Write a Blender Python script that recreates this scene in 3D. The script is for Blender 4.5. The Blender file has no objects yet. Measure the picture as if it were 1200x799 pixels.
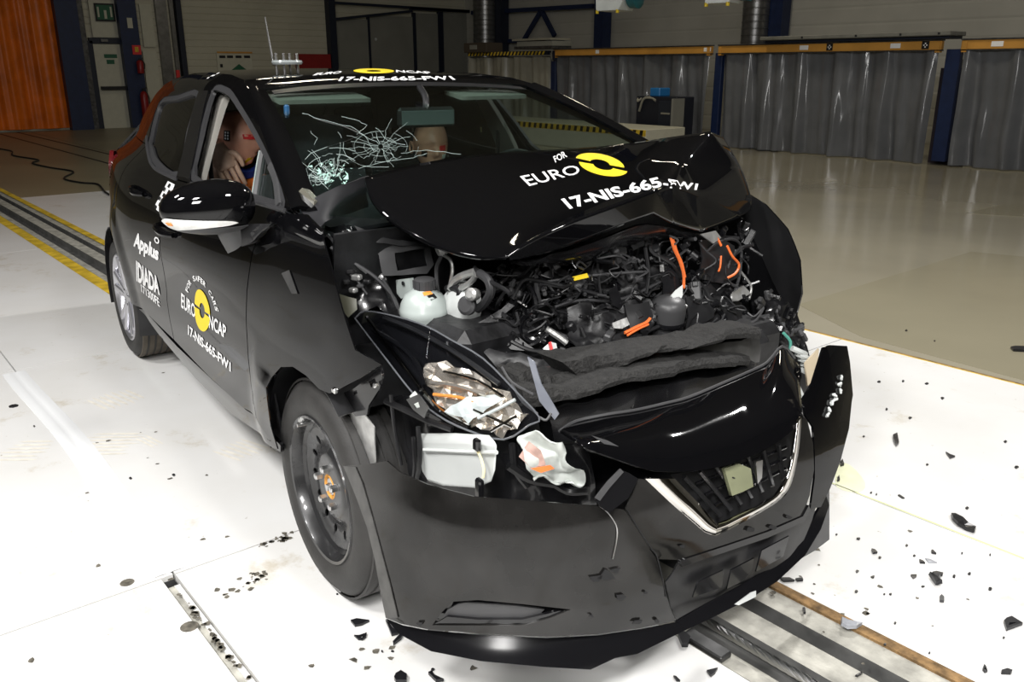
import bpy, bmesh, math, random
import numpy as np
from mathutils import Vector, Matrix, noise
from mathutils.geometry import delaunay_2d_cdt

random.seed(7)
scn = bpy.context.scene
COL = scn.collection

# ---------------------------------------------------------------- camera
CAM = np.array([1.913, -1.761, 1.413]); YAW, PITCH, ROLL, FPX = 2.458, 0.309, -0.001, 1004.0
_f = np.array([math.cos(PITCH)*math.cos(YAW), math.cos(PITCH)*math.sin(YAW), -math.sin(PITCH)])
_r0 = np.array([math.sin(YAW), -math.cos(YAW), 0.0]); _u0 = np.cross(_r0, _f)
_r = _r0*math.cos(ROLL)+_u0*math.sin(ROLL); _u = -_r0*math.sin(ROLL)+_u0*math.cos(ROLL)
cd = bpy.data.cameras.new('camera'); cam = bpy.data.objects.new('camera', cd); COL.objects.link(cam)
cd.sensor_width = 36.0; cd.lens = 36.0*FPX/1200.0; cd.clip_start = 0.05; cd.clip_end = 200
mw = Matrix(((_r[0], _u[0], -_f[0], CAM[0]), (_r[1], _u[1], -_f[1], CAM[1]), (_r[2], _u[2], -_f[2], CAM[2]), (0, 0, 0, 1)))
cam.matrix_world = mw
scn.camera = cam

# ---------------------------------------------------------------- world, lights, exposure
scn.view_settings.view_transform = 'Standard'
scn.view_settings.look = 'None'
scn.view_settings.gamma = 1.0
scn.view_settings.use_curve_mapping = False
scn.view_settings.exposure = 0.38
wd = bpy.data.worlds.new('world'); scn.world = wd; wd.use_nodes = True
wd.node_tree.nodes['Background'].inputs[0].default_value = (0.9, 0.88, 0.80, 1)
wd.node_tree.nodes['Background'].inputs[1].default_value = 0.015
def area(name, loc, target, size, power, col=(1, 0.985, 0.965), sy=None, spread=180):
    l = bpy.data.lights.new(name, 'AREA'); l.energy = power; l.color = col; l.size = size; l.spread = math.radians(spread)
    if sy: l.shape = 'RECTANGLE'; l.size_y = sy
    o = bpy.data.objects.new(name, l); COL.objects.link(o); o.location = loc
    d = Vector(target)-Vector(loc); o.rotation_euler = d.to_track_quat('-Z', 'Y').to_euler()
    return o
# hall floodlights hanging over the test position
for i, (x, y, p) in enumerate([(3.4, -3.6, 160), (0.6, -4.2, 165), (4.2, -0.4, 160), (-.54, 3.93, 150), (-1.6, -3.4, 105)]):
    area('hall_flood_lamp', (x, y, 4.8), (x*0.45, y*0.3, 0), 0.16 if y > 3 else 0.7, p)
# high bay lamps far back in the hall
for x, y, p in [(-9, 4, 30), (-8, 9.5, 50), (-16, 6.5, 22), (-3, 9.0, 48)]:
    area('hall_bay_lamp', (x, y, 5.6), (x, y, 0), 0.8, p, (1.0, 0.90, 0.70))
# the photographer's softbox beside the camera
area('photo_softbox', (2.75, -2.9, 2.5), (-.4, -.3, .75), 0.7, 55)

# ---------------------------------------------------------------- coordinates
PSI = math.radians(-4.5704); _c, _s = math.cos(PSI), math.sin(PSI)
def tocar(P): return np.array([_c*P[0]+_s*P[1], -_s*P[0]+_c*P[1], P[2]])
CC = tocar(CAM)
def _ray(px, py): return _f+_r*(px-600)/FPX-_u*(py-399.5)/FPX
def _hit(o, d, x, y, z):
    if x is not None: t = (x-o[0])/d[0]
    elif y is not None: t = (y-o[1])/d[1]
    else: t = (z-o[2])/d[2]
    return o+t*d
def W(px, py, x=None, y=None, z=None):
    """a measured point of the photograph on a known plane of the hall (metres)"""
    return _hit(CAM, _ray(px, py), x, y, z)
def at(px, py, x=None, y=None, z=None):
    """the same in the frame of the car"""
    return _hit(CC, tocar(_ray(px, py)), x, y, z)
_cf, _cr, _cu = tocar(_f), tocar(_r), tocar(_u)
def pj(P):
    d = np.asarray(P)-CC; z = d@_cf
    return 600+FPX*(d@_cr)/z, 399.5-FPX*(d@_cu)/z
def G(x, y, h=0.0): return W(x, y, z=h)      # a point of the hall floor

# ---------------------------------------------------------------- object helpers
def tag(o, label=None, cat=None, group=None, kind=None):
    if label: o['label'] = label
    if cat: o['category'] = cat
    if group: o['group'] = group
    if kind: o['kind'] = kind
    return o
def empty(name, loc=(0, 0, 0), rz=0.0, parent=None):
    o = bpy.data.objects.new(name, None); COL.objects.link(o); o.location = loc; o.rotation_euler = (0, 0, rz)
    o.empty_display_size = 0.1
    if parent: o.parent = parent
    return o
def mk(name, V, F, mat, parent=None, smooth=True, mats=None, fm=None):
    me = bpy.data.meshes.new(name); me.from_pydata([tuple(map(float, v)) for v in V], [], [tuple(f) for f in F]); 
    me.materials.append(mat)
    if mats:
        for m in mats: me.materials.append(m)
        if fm is not None: me.polygons.foreach_set('material_index', fm)
    if smooth: me.polygons.foreach_set('use_smooth', [True]*len(me.polygons))
    me.update()
    o = bpy.data.objects.new(name, me); COL.objects.link(o)
    if parent: o.parent = parent
    return o
def sharp(o, ang=35):
    me = o.data; bm = bmesh.new(); bm.from_mesh(me)
    for e in bm.edges:
        if len(e.link_faces) == 2 and e.calc_face_angle(0) > math.radians(ang): e.smooth = False
    for f in bm.faces: f.smooth = True
    bm.to_mesh(me); bm.free(); return o

class MB:
    def __init__(s): s.V = []; s.F = []
    def add(s, V, F):
        n = len(s.V); s.V += [np.array(v, float) for v in V]; s.F += [tuple(i+n for i in f) for f in F]; return s
    def box(s, c, d, rz=0, R=None, bev=0.0):
        hx, hy, hz = d[0]/2, d[1]/2, d[2]/2
        if R is None: R = np.array([[math.cos(rz), -math.sin(rz), 0], [math.sin(rz), math.cos(rz), 0], [0, 0, 1]])
        b = min(bev, hx*.9, hy*.9, hz*.9)
        if b <= 0:
            V = [(sx*hx, sy*hy, sz*hz) for sx in (-1, 1) for sy in (-1, 1) for sz in (-1, 1)]
            F = [(0, 1, 3, 2), (4, 6, 7, 5), (0, 4, 5, 1), (2, 3, 7, 6), (0, 2, 6, 4), (1, 5, 7, 3)]
        else:
            V = []; 
            # octagon-free bevel: three rings per corner, convex faces built from sorted planes
            idx = {}
            for sx in (-1, 1):
                for sy in (-1, 1):
                    for sz in (-1, 1):
                        for k in range(3):
                            p = [sx*hx, sy*hy, sz*hz]
                            for j in range(3):
                                if j != k: p[j] -= (sx, sy, sz)[j]*b
                            idx[(sx, sy, sz, k)] = len(V); V.append(tuple(p))
            F = []
            def q(*ks): return [idx[k] for k in ks]
            for k in range(3):
                a, c2 = [j for j in range(3) if j != k]
                for sg in (-1, 1):
                    ring = []
                    for sa, sb in ((-1, -1), (1, -1), (1, 1), (-1, 1)):
                        t = [0, 0, 0]; t[k] = sg; t[a] = sa; t[c2] = sb; ring.append(idx[(t[0], t[1], t[2], k)])
                    F.append(ring)
            for k in range(3):      # edges along axis k
                a, c2 = [j for j in range(3) if j != k]
                for sa in (-1, 1):
                    for sb in (-1, 1):
                        t0 = [0, 0, 0]; t0[k] = -1; t0[a] = sa; t0[c2] = sb; t1 = list(t0); t1[k] = 1
                        F.append([idx[(*t0, a)], idx[(*t1, a)], idx[(*t1, c2)], idx[(*t0, c2)]])
            for sx in (-1, 1):
                for sy in (-1, 1):
                    for sz in (-1, 1): F.append([idx[(sx, sy, sz, k)] for k in range(3)])
            # orient outwards
            VV = np.array(V); G2 = []
            for f in F:
                c0 = VV[f].mean(0); n = np.cross(VV[f[1]]-VV[f[0]], VV[f[2]]-VV[f[1]])
                G2.append(tuple(f) if n@c0 > 0 else tuple(reversed(f)))
            F = G2
        V = [R@np.array(v)+np.array(c, float) for v in V]
        return s.add(V, F)
    def bar(s, a, b, w, h, bev=0.0, up=(0, 0, 1)):
        a = np.array(a, float); b = np.array(b, float); d = b-a; L = np.linalg.norm(d); x = d/L
        up = np.array(up, float); y = np.cross(up, x); 
        if np.linalg.norm(y) < 1e-5: y = np.array([0, 1.0, 0])
        y /= np.linalg.norm(y); z = np.cross(x, y)
        return s.box((a+b)/2, (L, w, h), R=np.stack([x, y, z], 1), bev=bev)
    def tube(s, pts, r, n=8, cap=True, smooth=0, rad=None):
        P = [np.array(p, float) for p in pts]
        if smooth: P = cr_line(P, smooth)
        m = len(P); R = [r]*m if rad is None else list(np.interp(np.linspace(0, 1, m), np.linspace(0, 1, len(rad)), rad))
        T = []
        for i in range(m):
            t = P[min(i+1, m-1)]-P[max(i-1, 0)]; T.append(t/(np.linalg.norm(t)+1e-12))
        up = np.array([0, 0, 1.0]) if abs(T[0][2]) < .9 else np.array([1.0, 0, 0])
        N = np.cross(T[0], up); N /= np.linalg.norm(N); V = []
        for i in range(m):
            N = N-T[i]*(N@T[i]); N /= (np.linalg.norm(N)+1e-12); B = np.cross(T[i], N)
            for k in range(n):
                a = 2*math.pi*k/n; V.append(P[i]+R[i]*(N*math.cos(a)+B*math.sin(a)))
        F = [(i*n+k, i*n+(k+1) % n, (i+1)*n+(k+1) % n, (i+1)*n+k) for i in range(m-1) for k in range(n)]
        if cap: F += [tuple(range(n-1, -1, -1)), tuple((m-1)*n+k for k in range(n))]
        return s.add(V, F)
    def lathe(s, prof, c, axis=(0, 0, 1), n=24, cap=True):
        """prof: list of (radius, height along axis)"""
        ax = np.array(axis, float); ax /= np.linalg.norm(ax)
        t = np.array([1.0, 0, 0]) if abs(ax[0]) < .9 else np.array([0, 0, 1.0])
        u = np.cross(ax, t); u /= np.linalg.norm(u); v = np.cross(ax, u); c = np.array(c, float); V = []
        for (r, h) in prof:
            for k in range(n):
                a = 2*math.pi*k/n; V.append(c+ax*h+r*(u*math.cos(a)+v*math.sin(a)))
        m = len(prof)
        F = [(i*n+k, i*n+(k+1) % n, (i+1)*n+(k+1) % n, (i+1)*n+k) for i in range(m-1) for k in range(n)]
        if cap: F += [tuple(range(n-1, -1, -1)), tuple((m-1)*n+k for k in range(n))]
        return s.add(V, F)
    def prism(s, poly, d):
        """poly: 3D planar outline, extruded by vector d"""
        P = [np.array(p, float) for p in poly]; n = len(P); d = np.array(d, float)
        V = P+[p+d for p in P]
        F = [tuple(range(n-1, -1, -1)), tuple(range(n, 2*n))]+[(i, (i+1) % n, n+(i+1) % n, n+i) for i in range(n)]
        nv = np.zeros(3)
        for i in range(n): nv += np.cross(P[i], P[(i+1) % n])
        if nv@d < 0: F = [tuple(reversed(f)) for f in F]
        return s.add(V, F)
    def build(s, name, mat, parent=None, ang=35, smooth=True):
        o = mk(name, s.V, s.F, mat, parent, smooth=smooth)
        if smooth and ang: sharp(o, ang)
        return o

def cr(p0, p1, p2, p3, t):
    return 0.5*((2*p1)+(-p0+p2)*t+(2*p0-5*p1+4*p2-p3)*t*t+(-p0+3*p1-3*p2+p3)*t**3)
def cr_line(P, n):
    P = [np.array(p, float) for p in P]
    if len(P) < 3: return P
    Q = [2*P[0]-P[1]]+P+[2*P[-1]-P[-2]]; out = []
    for i in range(len(P)-1):
        for k in range(n): out.append(cr(Q[i], Q[i+1], Q[i+2], Q[i+3], k/n))
    out.append(P[-1]); return out
def cr_grid(g, nr, nc):
    rows = [cr_line(r, nc) for r in g]
    cols = [cr_line([rows[i][j] for i in range(len(rows))], nr) for j in range(len(rows[0]))]
    return [[cols[j][i] for j in range(len(cols))] for i in range(len(cols[0]))]

def shell(name, V, F, mat, parent=None, thick=0.0, out=None, smooth=True, inner=None):
    """surface V,F given a thickness: separate outer skin, inner skin and rim so the edges stay crisp"""
    V = np.array(V, float)
    F = [tuple(f) for f in F]
    def vn(F):
        N = np.zeros_like(V)
        for f in F:
            n = np.cross(V[f[1]]-V[f[0]], V[f[2]]-V[f[0]])
            if len(f) == 4: n = n+np.cross(V[f[2]]-V[f[0]], V[f[3]]-V[f[0]])
            for i in f: N[i] += n
        return N/(np.linalg.norm(N, axis=1, keepdims=True)+1e-12)
    N = vn(F)
    if out is not None:
        o = np.array(out, float)
        if callable(out): pass
        if (N@o).sum() < 0: F = [tuple(reversed(f)) for f in F]; N = -N
    if thick <= 0: return mk(name, V, F, mat, parent, smooth)
    n = len(V); cnt = {}
    for f in F:
        for a, b in zip(f, f[1:]+f[:1]): cnt[(a, b)] = cnt.get((a, b), 0)+1
    rim = [(a, b) for (a, b) in cnt if (b, a) not in cnt]
    V2 = V-N*thick
    VV = list(V)+list(V2); FF = list(F)+[tuple(i+n for i in reversed(f)) for f in F]; fm = [0]*len(F)+[1 if inner else 0]*len(F)
    mp = {}
    for a, b in rim:
        for i in (a, b):
            if i not in mp: mp[i] = len(VV); VV.append(V[i]); VV.append(V2[i])
        FF.append((mp[b], mp[a], mp[a]+1, mp[b]+1)); fm.append(0)
    return mk(name, VV, FF, mat, parent, smooth, [inner] if inner else None, fm if inner else None)
def patch(name, g, mat, parent=None, nr=4, nc=4, thick=0.004, out=None, bump=0.0, bs=6.0, inner=None, seed=0):
    g = [[np.array(p, float) for p in r] for r in g]
    if nr > 1 or nc > 1: g = cr_grid(g, max(nr, 1), max(nc, 1))
    R, C = len(g), len(g[0]); V = [g[i][j] for i in range(R) for j in range(C)]
    if bump:
        V = [v+bump*np.array(noise.noise_vector(Vector(v*bs)+Vector((seed*3.1, seed*1.7, 0)))) for v in V]
    F = [(i*C+j, i*C+j+1, (i+1)*C+j+1, (i+1)*C+j) for i in range(R-1) for j in range(C-1)]
    return shell(name, V, F, mat, parent, thick, out, inner=inner)
def inpoly(p, poly):
    x, y = p; c = False; n = len(poly); j = n-1
    for i in range(n):
        xi, yi = poly[i]; xj, yj = poly[j]
        if (yi > y) != (yj > y) and x < (xj-xi)*(y-yi)/(yj-yi)+xi: c = not c
        j = i
    return c
def dens(poly, res, closed=True):
    out = []; n = len(poly)
    for i in range(n if closed else n-1):
        a = np.array(poly[i], float); b = np.array(poly[(i+1) % n], float); m = max(1, int(np.linalg.norm(b-a)/res))
        for k in range(m): out.append(a+(b-a)*k/m)
    if not closed: out.append(np.array(poly[-1], float))
    return out
def tri2d(outline, holes=(), res=0.03):
    o = dens(outline, res); pts = list(o); E = [(i, (i+1) % len(o)) for i in range(len(o))]; hs = []
    for h in holes:
        hd = dens(h, res); b = len(pts); pts += hd; E += [(b+i, b+(i+1) % len(hd)) for i in range(len(hd))]; hs.append([tuple(p) for p in hd])
    op = [tuple(p) for p in o]; B = np.array(pts)
    x0, y0 = B.min(0); x1, y1 = B.max(0); k = 0
    extra = []
    yy = y0+res*.5
    while yy < y1:
        xx = x0+(res*.5 if k % 2 else 0)
        while xx < x1:
            if inpoly((xx, yy), op) and not any(inpoly((xx, yy), h) for h in hs) and ((B-[xx, yy])**2).sum(1).min() > (res*.55)**2: extra.append((xx, yy))
            xx += res
        yy += res*.866; k += 1
    allp = [Vector((float(p[0]), float(p[1]))) for p in pts]+[Vector(p) for p in extra]
    v, e, f, *_ = delaunay_2d_cdt(allp, E, [], 1, 1e-7)
    v = [(p.x, p.y) for p in v]; F = []
    for t in f:
        c = (sum(v[i][0] for i in t)/3, sum(v[i][1] for i in t)/3)
        if inpoly(c, op) and not any(inpoly(c, h) for h in hs): F.append(tuple(t))
    used = sorted({i for t in F for i in t}); mp = {i: k for k, i in enumerate(used)}
    return [v[i] for i in used], [tuple(mp[i] for i in t) for t in F]
def panel(name, outline, surf, mat, parent=None, holes=(), res=0.03, thick=0.006, out=(0, -1, 0), inner=None):
    v, F = tri2d(outline, holes, res)
    return shell(name, [surf(*p) for p in v], F, mat, parent, thick, out, inner=inner)
def smoothpoly(P, n=4):
    P = [np.array(p, float) for p in P]; m = len(P); out = []
    for i in range(m):
        for k in range(n): out.append(cr(P[i-1], P[i], P[(i+1) % m], P[(i+2) % m], k/n))
    return out
def inset(poly, d):
    P = [np.array(p, float) for p in poly]; n = len(P); A = sum(P[i][0]*P[(i+1) % n][1]-P[(i+1) % n][0]*P[i][1] for i in range(n)); out = []
    sg = 1 if A > 0 else -1
    for i in range(n):
        e1 = P[i]-P[i-1]; e2 = P[(i+1) % n]-P[i]; e1 /= np.linalg.norm(e1)+1e-9; e2 /= np.linalg.norm(e2)+1e-9
        n1 = sg*np.array([-e1[1], e1[0]]); n2 = sg*np.array([-e2[1], e2[0]]); b = n1+n2; b /= np.linalg.norm(b)+1e-9
        out.append(P[i]+b*d/max(.5, b@n1))
    return out
_txt = {}
def textmesh(body, bold=0.0):
    k = (body, bold)
    if k in _txt: return _txt[k]
    c = bpy.data.curves.new('lettering', 'FONT'); c.body = body; c.size = 1; c.offset = bold; c.resolution_u = 3
    o = bpy.data.objects.new('lettering', c); COL.objects.link(o); bpy.context.view_layer.update()
    me = o.evaluated_get(bpy.context.evaluated_depsgraph_get()).to_mesh()
    V = np.array([v.co[:2] for v in me.vertices]); F = [tuple(p.vertices) for p in me.polygons]
    bpy.data.objects.remove(o); bpy.data.curves.remove(c)
    lo = V.min(0); hi = V.max(0); V = (V-lo)/(hi-lo)
    _txt[k] = (V, F, (hi[0]-lo[0])/(hi[1]-lo[1])); return _txt[k]
def lettering(name, body, fmap, mat, parent, bold=0.0):
    """text laid on a surface: fmap(u,v) -> point, u to the right, v up"""
    V, F, _ = textmesh(body, bold)
    return mk(name, [fmap(u, v) for u, v in V], F, mat, parent, smooth=False)
def bil(q):
    """bilinear map of the unit square onto 4 points: bottom-left, bottom-right, top-right, top-left"""
    q = [np.array(p, float) for p in q]
    return lambda u, v: q[0]*(1-u)*(1-v)+q[1]*u*(1-v)+q[2]*u*v+q[3]*(1-u)*v

# ---------------------------------------------------------------- materials
def mat(name, col, rough=.5, metal=0.0, spec=.5, coat=0.0, trans=0.0, ior=1.45, var=0.0, vscale=8.0, bump=0.0, bscale=40.0, alpha=1.0, rvar=0.0, coat_rough=.03, emit=None, es=0.0, detail=4):
    m = bpy.data.materials.new(name); m.use_nodes = True; nt = m.node_tree; b = nt.nodes['Principled BSDF']
    b.inputs['Base Color'].default_value = (*col, 1); b.inputs['Roughness'].default_value = rough; b.inputs['Metallic'].default_value = metal
    b.inputs['Specular IOR Level'].default_value = spec; b.inputs['Coat Weight'].default_value = coat; b.inputs['Coat Roughness'].default_value = coat_rough
    b.inputs['Transmission Weight'].default_value = trans; b.inputs['IOR'].default_value = ior; b.inputs['Alpha'].default_value = alpha
    if emit: b.inputs['Emission Color'].default_value = (*emit, 1); b.inputs['Emission Strength'].default_value = es
    if var or bump or rvar:
        tc = nt.nodes.new('ShaderNodeTexCoord')
    if var or rvar:
        n = nt.nodes.new('ShaderNodeTexNoise'); n.inputs['Scale'].default_value = vscale; n.inputs['Detail'].default_value = detail
        nt.links.new(tc.outputs['Object'], n.inputs['Vector'])
    if var:
        r = nt.nodes.new('ShaderNodeValToRGB'); r.color_ramp.elements[0].position = .3; r.color_ramp.elements[1].position = .7
        r.color_ramp.elements[0].color = (*[max(0, c*(1-var)) for c in col], 1); r.color_ramp.elements[1].color = (*[min(1, c*(1+var)) for c in col], 1)
        nt.links.new(n.outputs['Fac'], r.inputs['Fac']); nt.links.new(r.outputs['Color'], b.inputs['Base Color'])
    if rvar:
        mr = nt.nodes.new('ShaderNodeMapRange'); mr.inputs['From Min'].default_value = .3; mr.inputs['From Max'].default_value = .7
        mr.inputs['To Min'].default_value = max(0, rough-rvar); mr.inputs['To Max'].default_value = rough+rvar
        nt.links.new(n.outputs['Fac'], mr.inputs['Value']); nt.links.new(mr.outputs['Result'], b.inputs['Roughness'])
    if bump:
        n2 = nt.nodes.new('ShaderNodeTexNoise'); n2.inputs['Scale'].default_value = bscale; n2.inputs['Detail'].default_value = 3
        nt.links.new(tc.outputs['Object'], n2.inputs['Vector'])
        bp = nt.nodes.new('ShaderNodeBump'); bp.inputs['Strength'].default_value = bump; bp.inputs['Distance'].default_value = .01
        nt.links.new(n2.outputs['Fac'], bp.inputs['Height']); nt.links.new(bp.outputs['Normal'], b.inputs['Normal'])
    return m
M = {}
M['paint'] = mat('black_car_paint', (.0025, .0025, .003), .035, spec=.5, bump=.010, bscale=9)
M['paint_dusty'] = mat('dusty_black_bumper_paint', (.013, .0125, .012), .11, spec=.5, var=.6, vscale=6, rvar=.06, bump=.012, bscale=7)
M['underside'] = mat('dark_panel_underside', (.012, .012, .013), .55, var=.3)
M['plastic'] = mat('black_plastic', (.012, .012, .013), .38, var=.3, vscale=20)
M['plastic_gloss'] = mat('glossy_black_plastic', (.006, .006, .007), .12, coat=.4)
M['plastic_grey'] = mat('grey_plastic', (.05, .05, .052), .42, var=.15)
M['rubber'] = mat('rubber_seal', (.028, .028, .030), .5, var=.1)
M['tyre'] = mat('tyre_rubber', (.026, .025, .024), .62, var=.2, vscale=14, bump=.08, bscale=160)
M['tread'] = mat('dusty_tyre_tread', (.085, .072, .055), .75, var=.3, vscale=10)
M['steel_black'] = mat('black_steel_wheel', (.020, .020, .021), .30, spec=.5, coat=.35, rvar=.1)
M['alloy'] = mat('silver_alloy_wheel', (.62, .62, .66), .28, metal=.85)
M['steel'] = mat('bright_steel', (.6, .6, .6), .28, metal=1.0, var=.1)
M['steel_dark'] = mat('dark_steel', (.09, .09, .09), .4, metal=.7, var=.4, vscale=14)
M['chrome'] = mat('chrome_trim', (.62, .60, .57), .05, metal=1.0)
M['rust'] = mat('orange_hub_rust', (.62, .28, .05), .6, var=.4, vscale=40)
M['white_plastic'] = mat('milky_white_plastic', (.52, .54, .53), .35, var=.04, spec=.5)
M['tank'] = mat('frosted_tank_plastic', (.36, .40, .385), .3, var=.05)
M['white_print'] = mat('white_lettering', (.85, .85, .85), .5)
M['yellow_print'] = mat('yellow_ring_print', (.80, .60, .015), .45)
M['black_print'] = mat('black_print', (.006, .006, .006), .5)
M['foam'] = mat('charcoal_foam', (.017, .0165, .016), .85, var=.4, vscale=60, bump=.7, bscale=130)
M['crush'] = mat('crushed_black_part', (.010, .010, .011), .42, var=.6, vscale=18, bump=.2, bscale=30)
M['crush_gloss'] = mat('crushed_glossy_part', (.008, .008, .009), .2, var=.5, vscale=14, coat=.3)
M['orange_wire'] = mat('orange_wire_tape', (.75, .16, .035), .5, var=.2)
M['alu'] = mat('cast_aluminium', (.55, .55, .54), .38, metal=.75, var=.2, vscale=30, bump=.15, bscale=60)
M['reflector'] = mat('headlamp_reflector', (.78, .70, .60), .24, metal=.85, var=.15, vscale=9, bump=.25, bscale=14)
M['foil'] = mat('crumpled_white_foil', (.55, .58, .55), .3, var=.15, vscale=30)
M['amber'] = mat('amber_lens', (.75, .28, .06), .2)
M['red'] = mat('red_lamp_lens', (.09, .006, .008), .15, coat=.5)
M['red_mark'] = mat('red_mark', (.65, .03, .03), .5)
M['green_part'] = mat('pale_green_part', (.19, .20, .12), .5, var=.15)
M['yellow_part'] = mat('yellow_plastic', (.75, .55, .02), .4)
M['interior'] = mat('dark_cabin_lining', (.010, .010, .012), .6)
M['interior_light'] = mat('beige_cabin_lining', (.27, .26, .235), .7, var=.08)
M['seat_cloth'] = mat('dark_seat_cloth', (.014, .015, .019), .85, var=.3, vscale=60)
M['skin'] = mat('dummy_vinyl_skin', (.74, .38, .26), .42, var=.08, vscale=12)
M['hand'] = mat('dummy_hand_vinyl', (.42, .28, .20), .5, var=.2, vscale=30)
M['orange_cloth'] = mat('orange_shirt', (.80, .19, .02), .75, var=.12)
M['blue_collar'] = mat('blue_collar', (.02, .05, .30), .6)
M['navy_cloth'] = mat('navy_cloth', (.010, .016, .05), .75)
M['sticker_orange'] = mat('orange_sticker', (.85, .28, .05), .5)
M['crack'] = mat('shattered_glass_edge', (.34, .42, .40), .25, spec=.6)
M['mirror'] = mat('mirror_glass', (.75, .78, .78), .03, metal=1.0)
def glass(name, col, a):
    m = bpy.data.materials.new(name); m.use_nodes = True; nt = m.node_tree; nt.nodes.clear()
    o = nt.nodes.new('ShaderNodeOutputMaterial'); t = nt.nodes.new('ShaderNodeBsdfTransparent'); g = nt.nodes.new('ShaderNodeBsdfGlossy')
    mx = nt.nodes.new('ShaderNodeMixShader'); lw = nt.nodes.new('ShaderNodeLayerWeight'); lw.inputs['Blend'].default_value = .5
    pw = nt.nodes.new('ShaderNodeMath'); pw.operation = 'POWER'; pw.inputs[1].default_value = 4.0; nt.links.new(lw.outputs['Facing'], pw.inputs[0])
    fr = nt.nodes.new('ShaderNodeMapRange'); fr.inputs['To Min'].default_value = .04; fr.inputs['To Max'].default_value = 1.0; nt.links.new(pw.outputs[0], fr.inputs['Value'])
    t.inputs['Color'].default_value = (*[c*a for c in col], 1); g.inputs['Roughness'].default_value = .01
    nt.links.new(fr.outputs[0], mx.inputs[0]); nt.links.new(t.outputs[0], mx.inputs[1]); nt.links.new(g.outputs[0], mx.inputs[2]); nt.links.new(mx.outputs[0], o.inputs[0])
    return m
M['glass'] = glass('clear_window_glass', (.86, .95, .92), .92)
M['glass_dark'] = glass('tinted_window_glass', (.8, .82, .85), .35)
M['lens'] = glass('clear_lamp_lens', (.95, .97, 1.0), .92)
# ================================================================ THE SETTING
def floor_white():
    m = bpy.data.materials.new('white_painted_floor_panel'); m.use_nodes = True; nt = m.node_tree; b = nt.nodes['Principled BSDF']
    tc = nt.nodes.new('ShaderNodeTexCoord'); mp = nt.nodes.new('ShaderNodeMapping'); nt.links.new(tc.outputs['Object'], mp.inputs[0])
    def nz(s, d=5, r=.6):
        n = nt.nodes.new('ShaderNodeTexNoise'); n.inputs['Scale'].default_value = s; n.inputs['Detail'].default_value = d; n.inputs['Roughness'].default_value = r
        nt.links.new(mp.outputs[0], n.inputs['Vector']); return n
    def ramp(n, a, b_, c0, c1):
        r = nt.nodes.new('ShaderNodeValToRGB'); r.color_ramp.elements[0].position = a; r.color_ramp.elements[1].position = b_
        r.color_ramp.elements[0].color = (*c0, 1); r.color_ramp.elements[1].color = (*c1, 1); nt.links.new(n.outputs['Fac'], r.inputs[0]); return r
    def mul(a, b_):
        x = nt.nodes.new('ShaderNodeMix'); x.data_type = 'RGBA'; x.blend_type = 'MULTIPLY'; x.inputs[0].default_value = 1
        nt.links.new(a, x.inputs[6]); nt.links.new(b_, x.inputs[7]); return x.outputs[2]
    base = ramp(nz(1.1), .3, .65, (.67, .66, .635), (.735, .735, .73))
    scuff = ramp(nz(2.3, 8, .72), .33, .42, (.80, .75, .66), (1, 1, 1))
    speck = ramp(nz(38, 2), .24, .27, (.55, .52, .46), (1, 1, 1))
    nt.links.new(mul(mul(base.outputs[0], scuff.outputs[0]), speck.outputs[0]), b.inputs['Base Color'])
    b.inputs['Roughness'].default_value = .33; b.inputs['Specular IOR Level'].default_value = .4
    return m
M['floor_white'] = floor_white()
M['floor_polished'] = mat('polished_beige_floor', (.30, .275, .205), .17, var=.14, vscale=.5, spec=.5, rvar=.05)
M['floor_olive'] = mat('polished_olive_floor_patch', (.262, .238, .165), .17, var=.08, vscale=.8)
M['concrete'] = mat('rail_concrete', (.36, .35, .31), .7, var=.35, vscale=16, bump=.3, bscale=60)
M['rail_steel'] = mat('rail_steel', (.16, .16, .155), .5, metal=.4, var=.35, vscale=12)
M['rust_strip'] = mat('rusty_brown_edge_strip', (.20, .12, .05), .8, var=.6, vscale=30, bump=.5, bscale=90)
M['yellow_paint'] = mat('worn_yellow_paint', (.62, .42, .03), .6, var=.35, vscale=9)
M['wall'] = mat('cream_corrugated_wall', (.47, .45, .36), .6, var=.06, vscale=1.5)
M['wall_grey'] = mat('grey_hall_wall', (.44, .43, .385), .6, var=.06, vscale=1.5)
M['navy'] = mat('navy_steel_column', (.008, .018, .062), .45, var=.15)
M['dark_frame'] = mat('dark_blue_frame', (.008, .012, .026), .5)
M['door_cream'] = mat('cream_door', (.50, .49, .40), .5, var=.05)
M['orange_curtain'] = mat('orange_strip_curtain', (.72, .155, .012), .38, var=.25, vscale=2.2, spec=.35)
M['cabinet_grey'] = mat('grey_partition_panel', (.21, .21, .185), .55, var=.08, vscale=2)
M['beam_orange'] = mat('orange_steel_beam', (.55, .27, .05), .5, var=.12, vscale=3)
M['curtain'] = mat('grey_plastic_curtain', (.115, .12, .13), .13, var=.12, vscale=3, spec=.6)
M['curtain_beige'] = mat('beige_plastic_curtain', (.26, .25, .205), .3, var=.12, vscale=3)
M['green_sign'] = mat('green_sign', (.012, .10, .05), .5)
M['black_matt'] = mat('matt_black', (.008, .008, .009), .6)
M['teal'] = mat('teal_lamp_housing', (.02, .12, .14), .4)
M['lamp_glass'] = mat('lamp_front_glass', (.75, .80, .80), .2, var=.05)
M['zinc'] = mat('galvanised_duct', (.20, .20, .20), .32, metal=.8, var=.2)
M['blue_box'] = mat('blue_plastic_box', (.02, .16, .42), .4)
M['tape'] = mat('clear_white_tape', (.82, .83, .84), .12, spec=.5)

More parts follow.
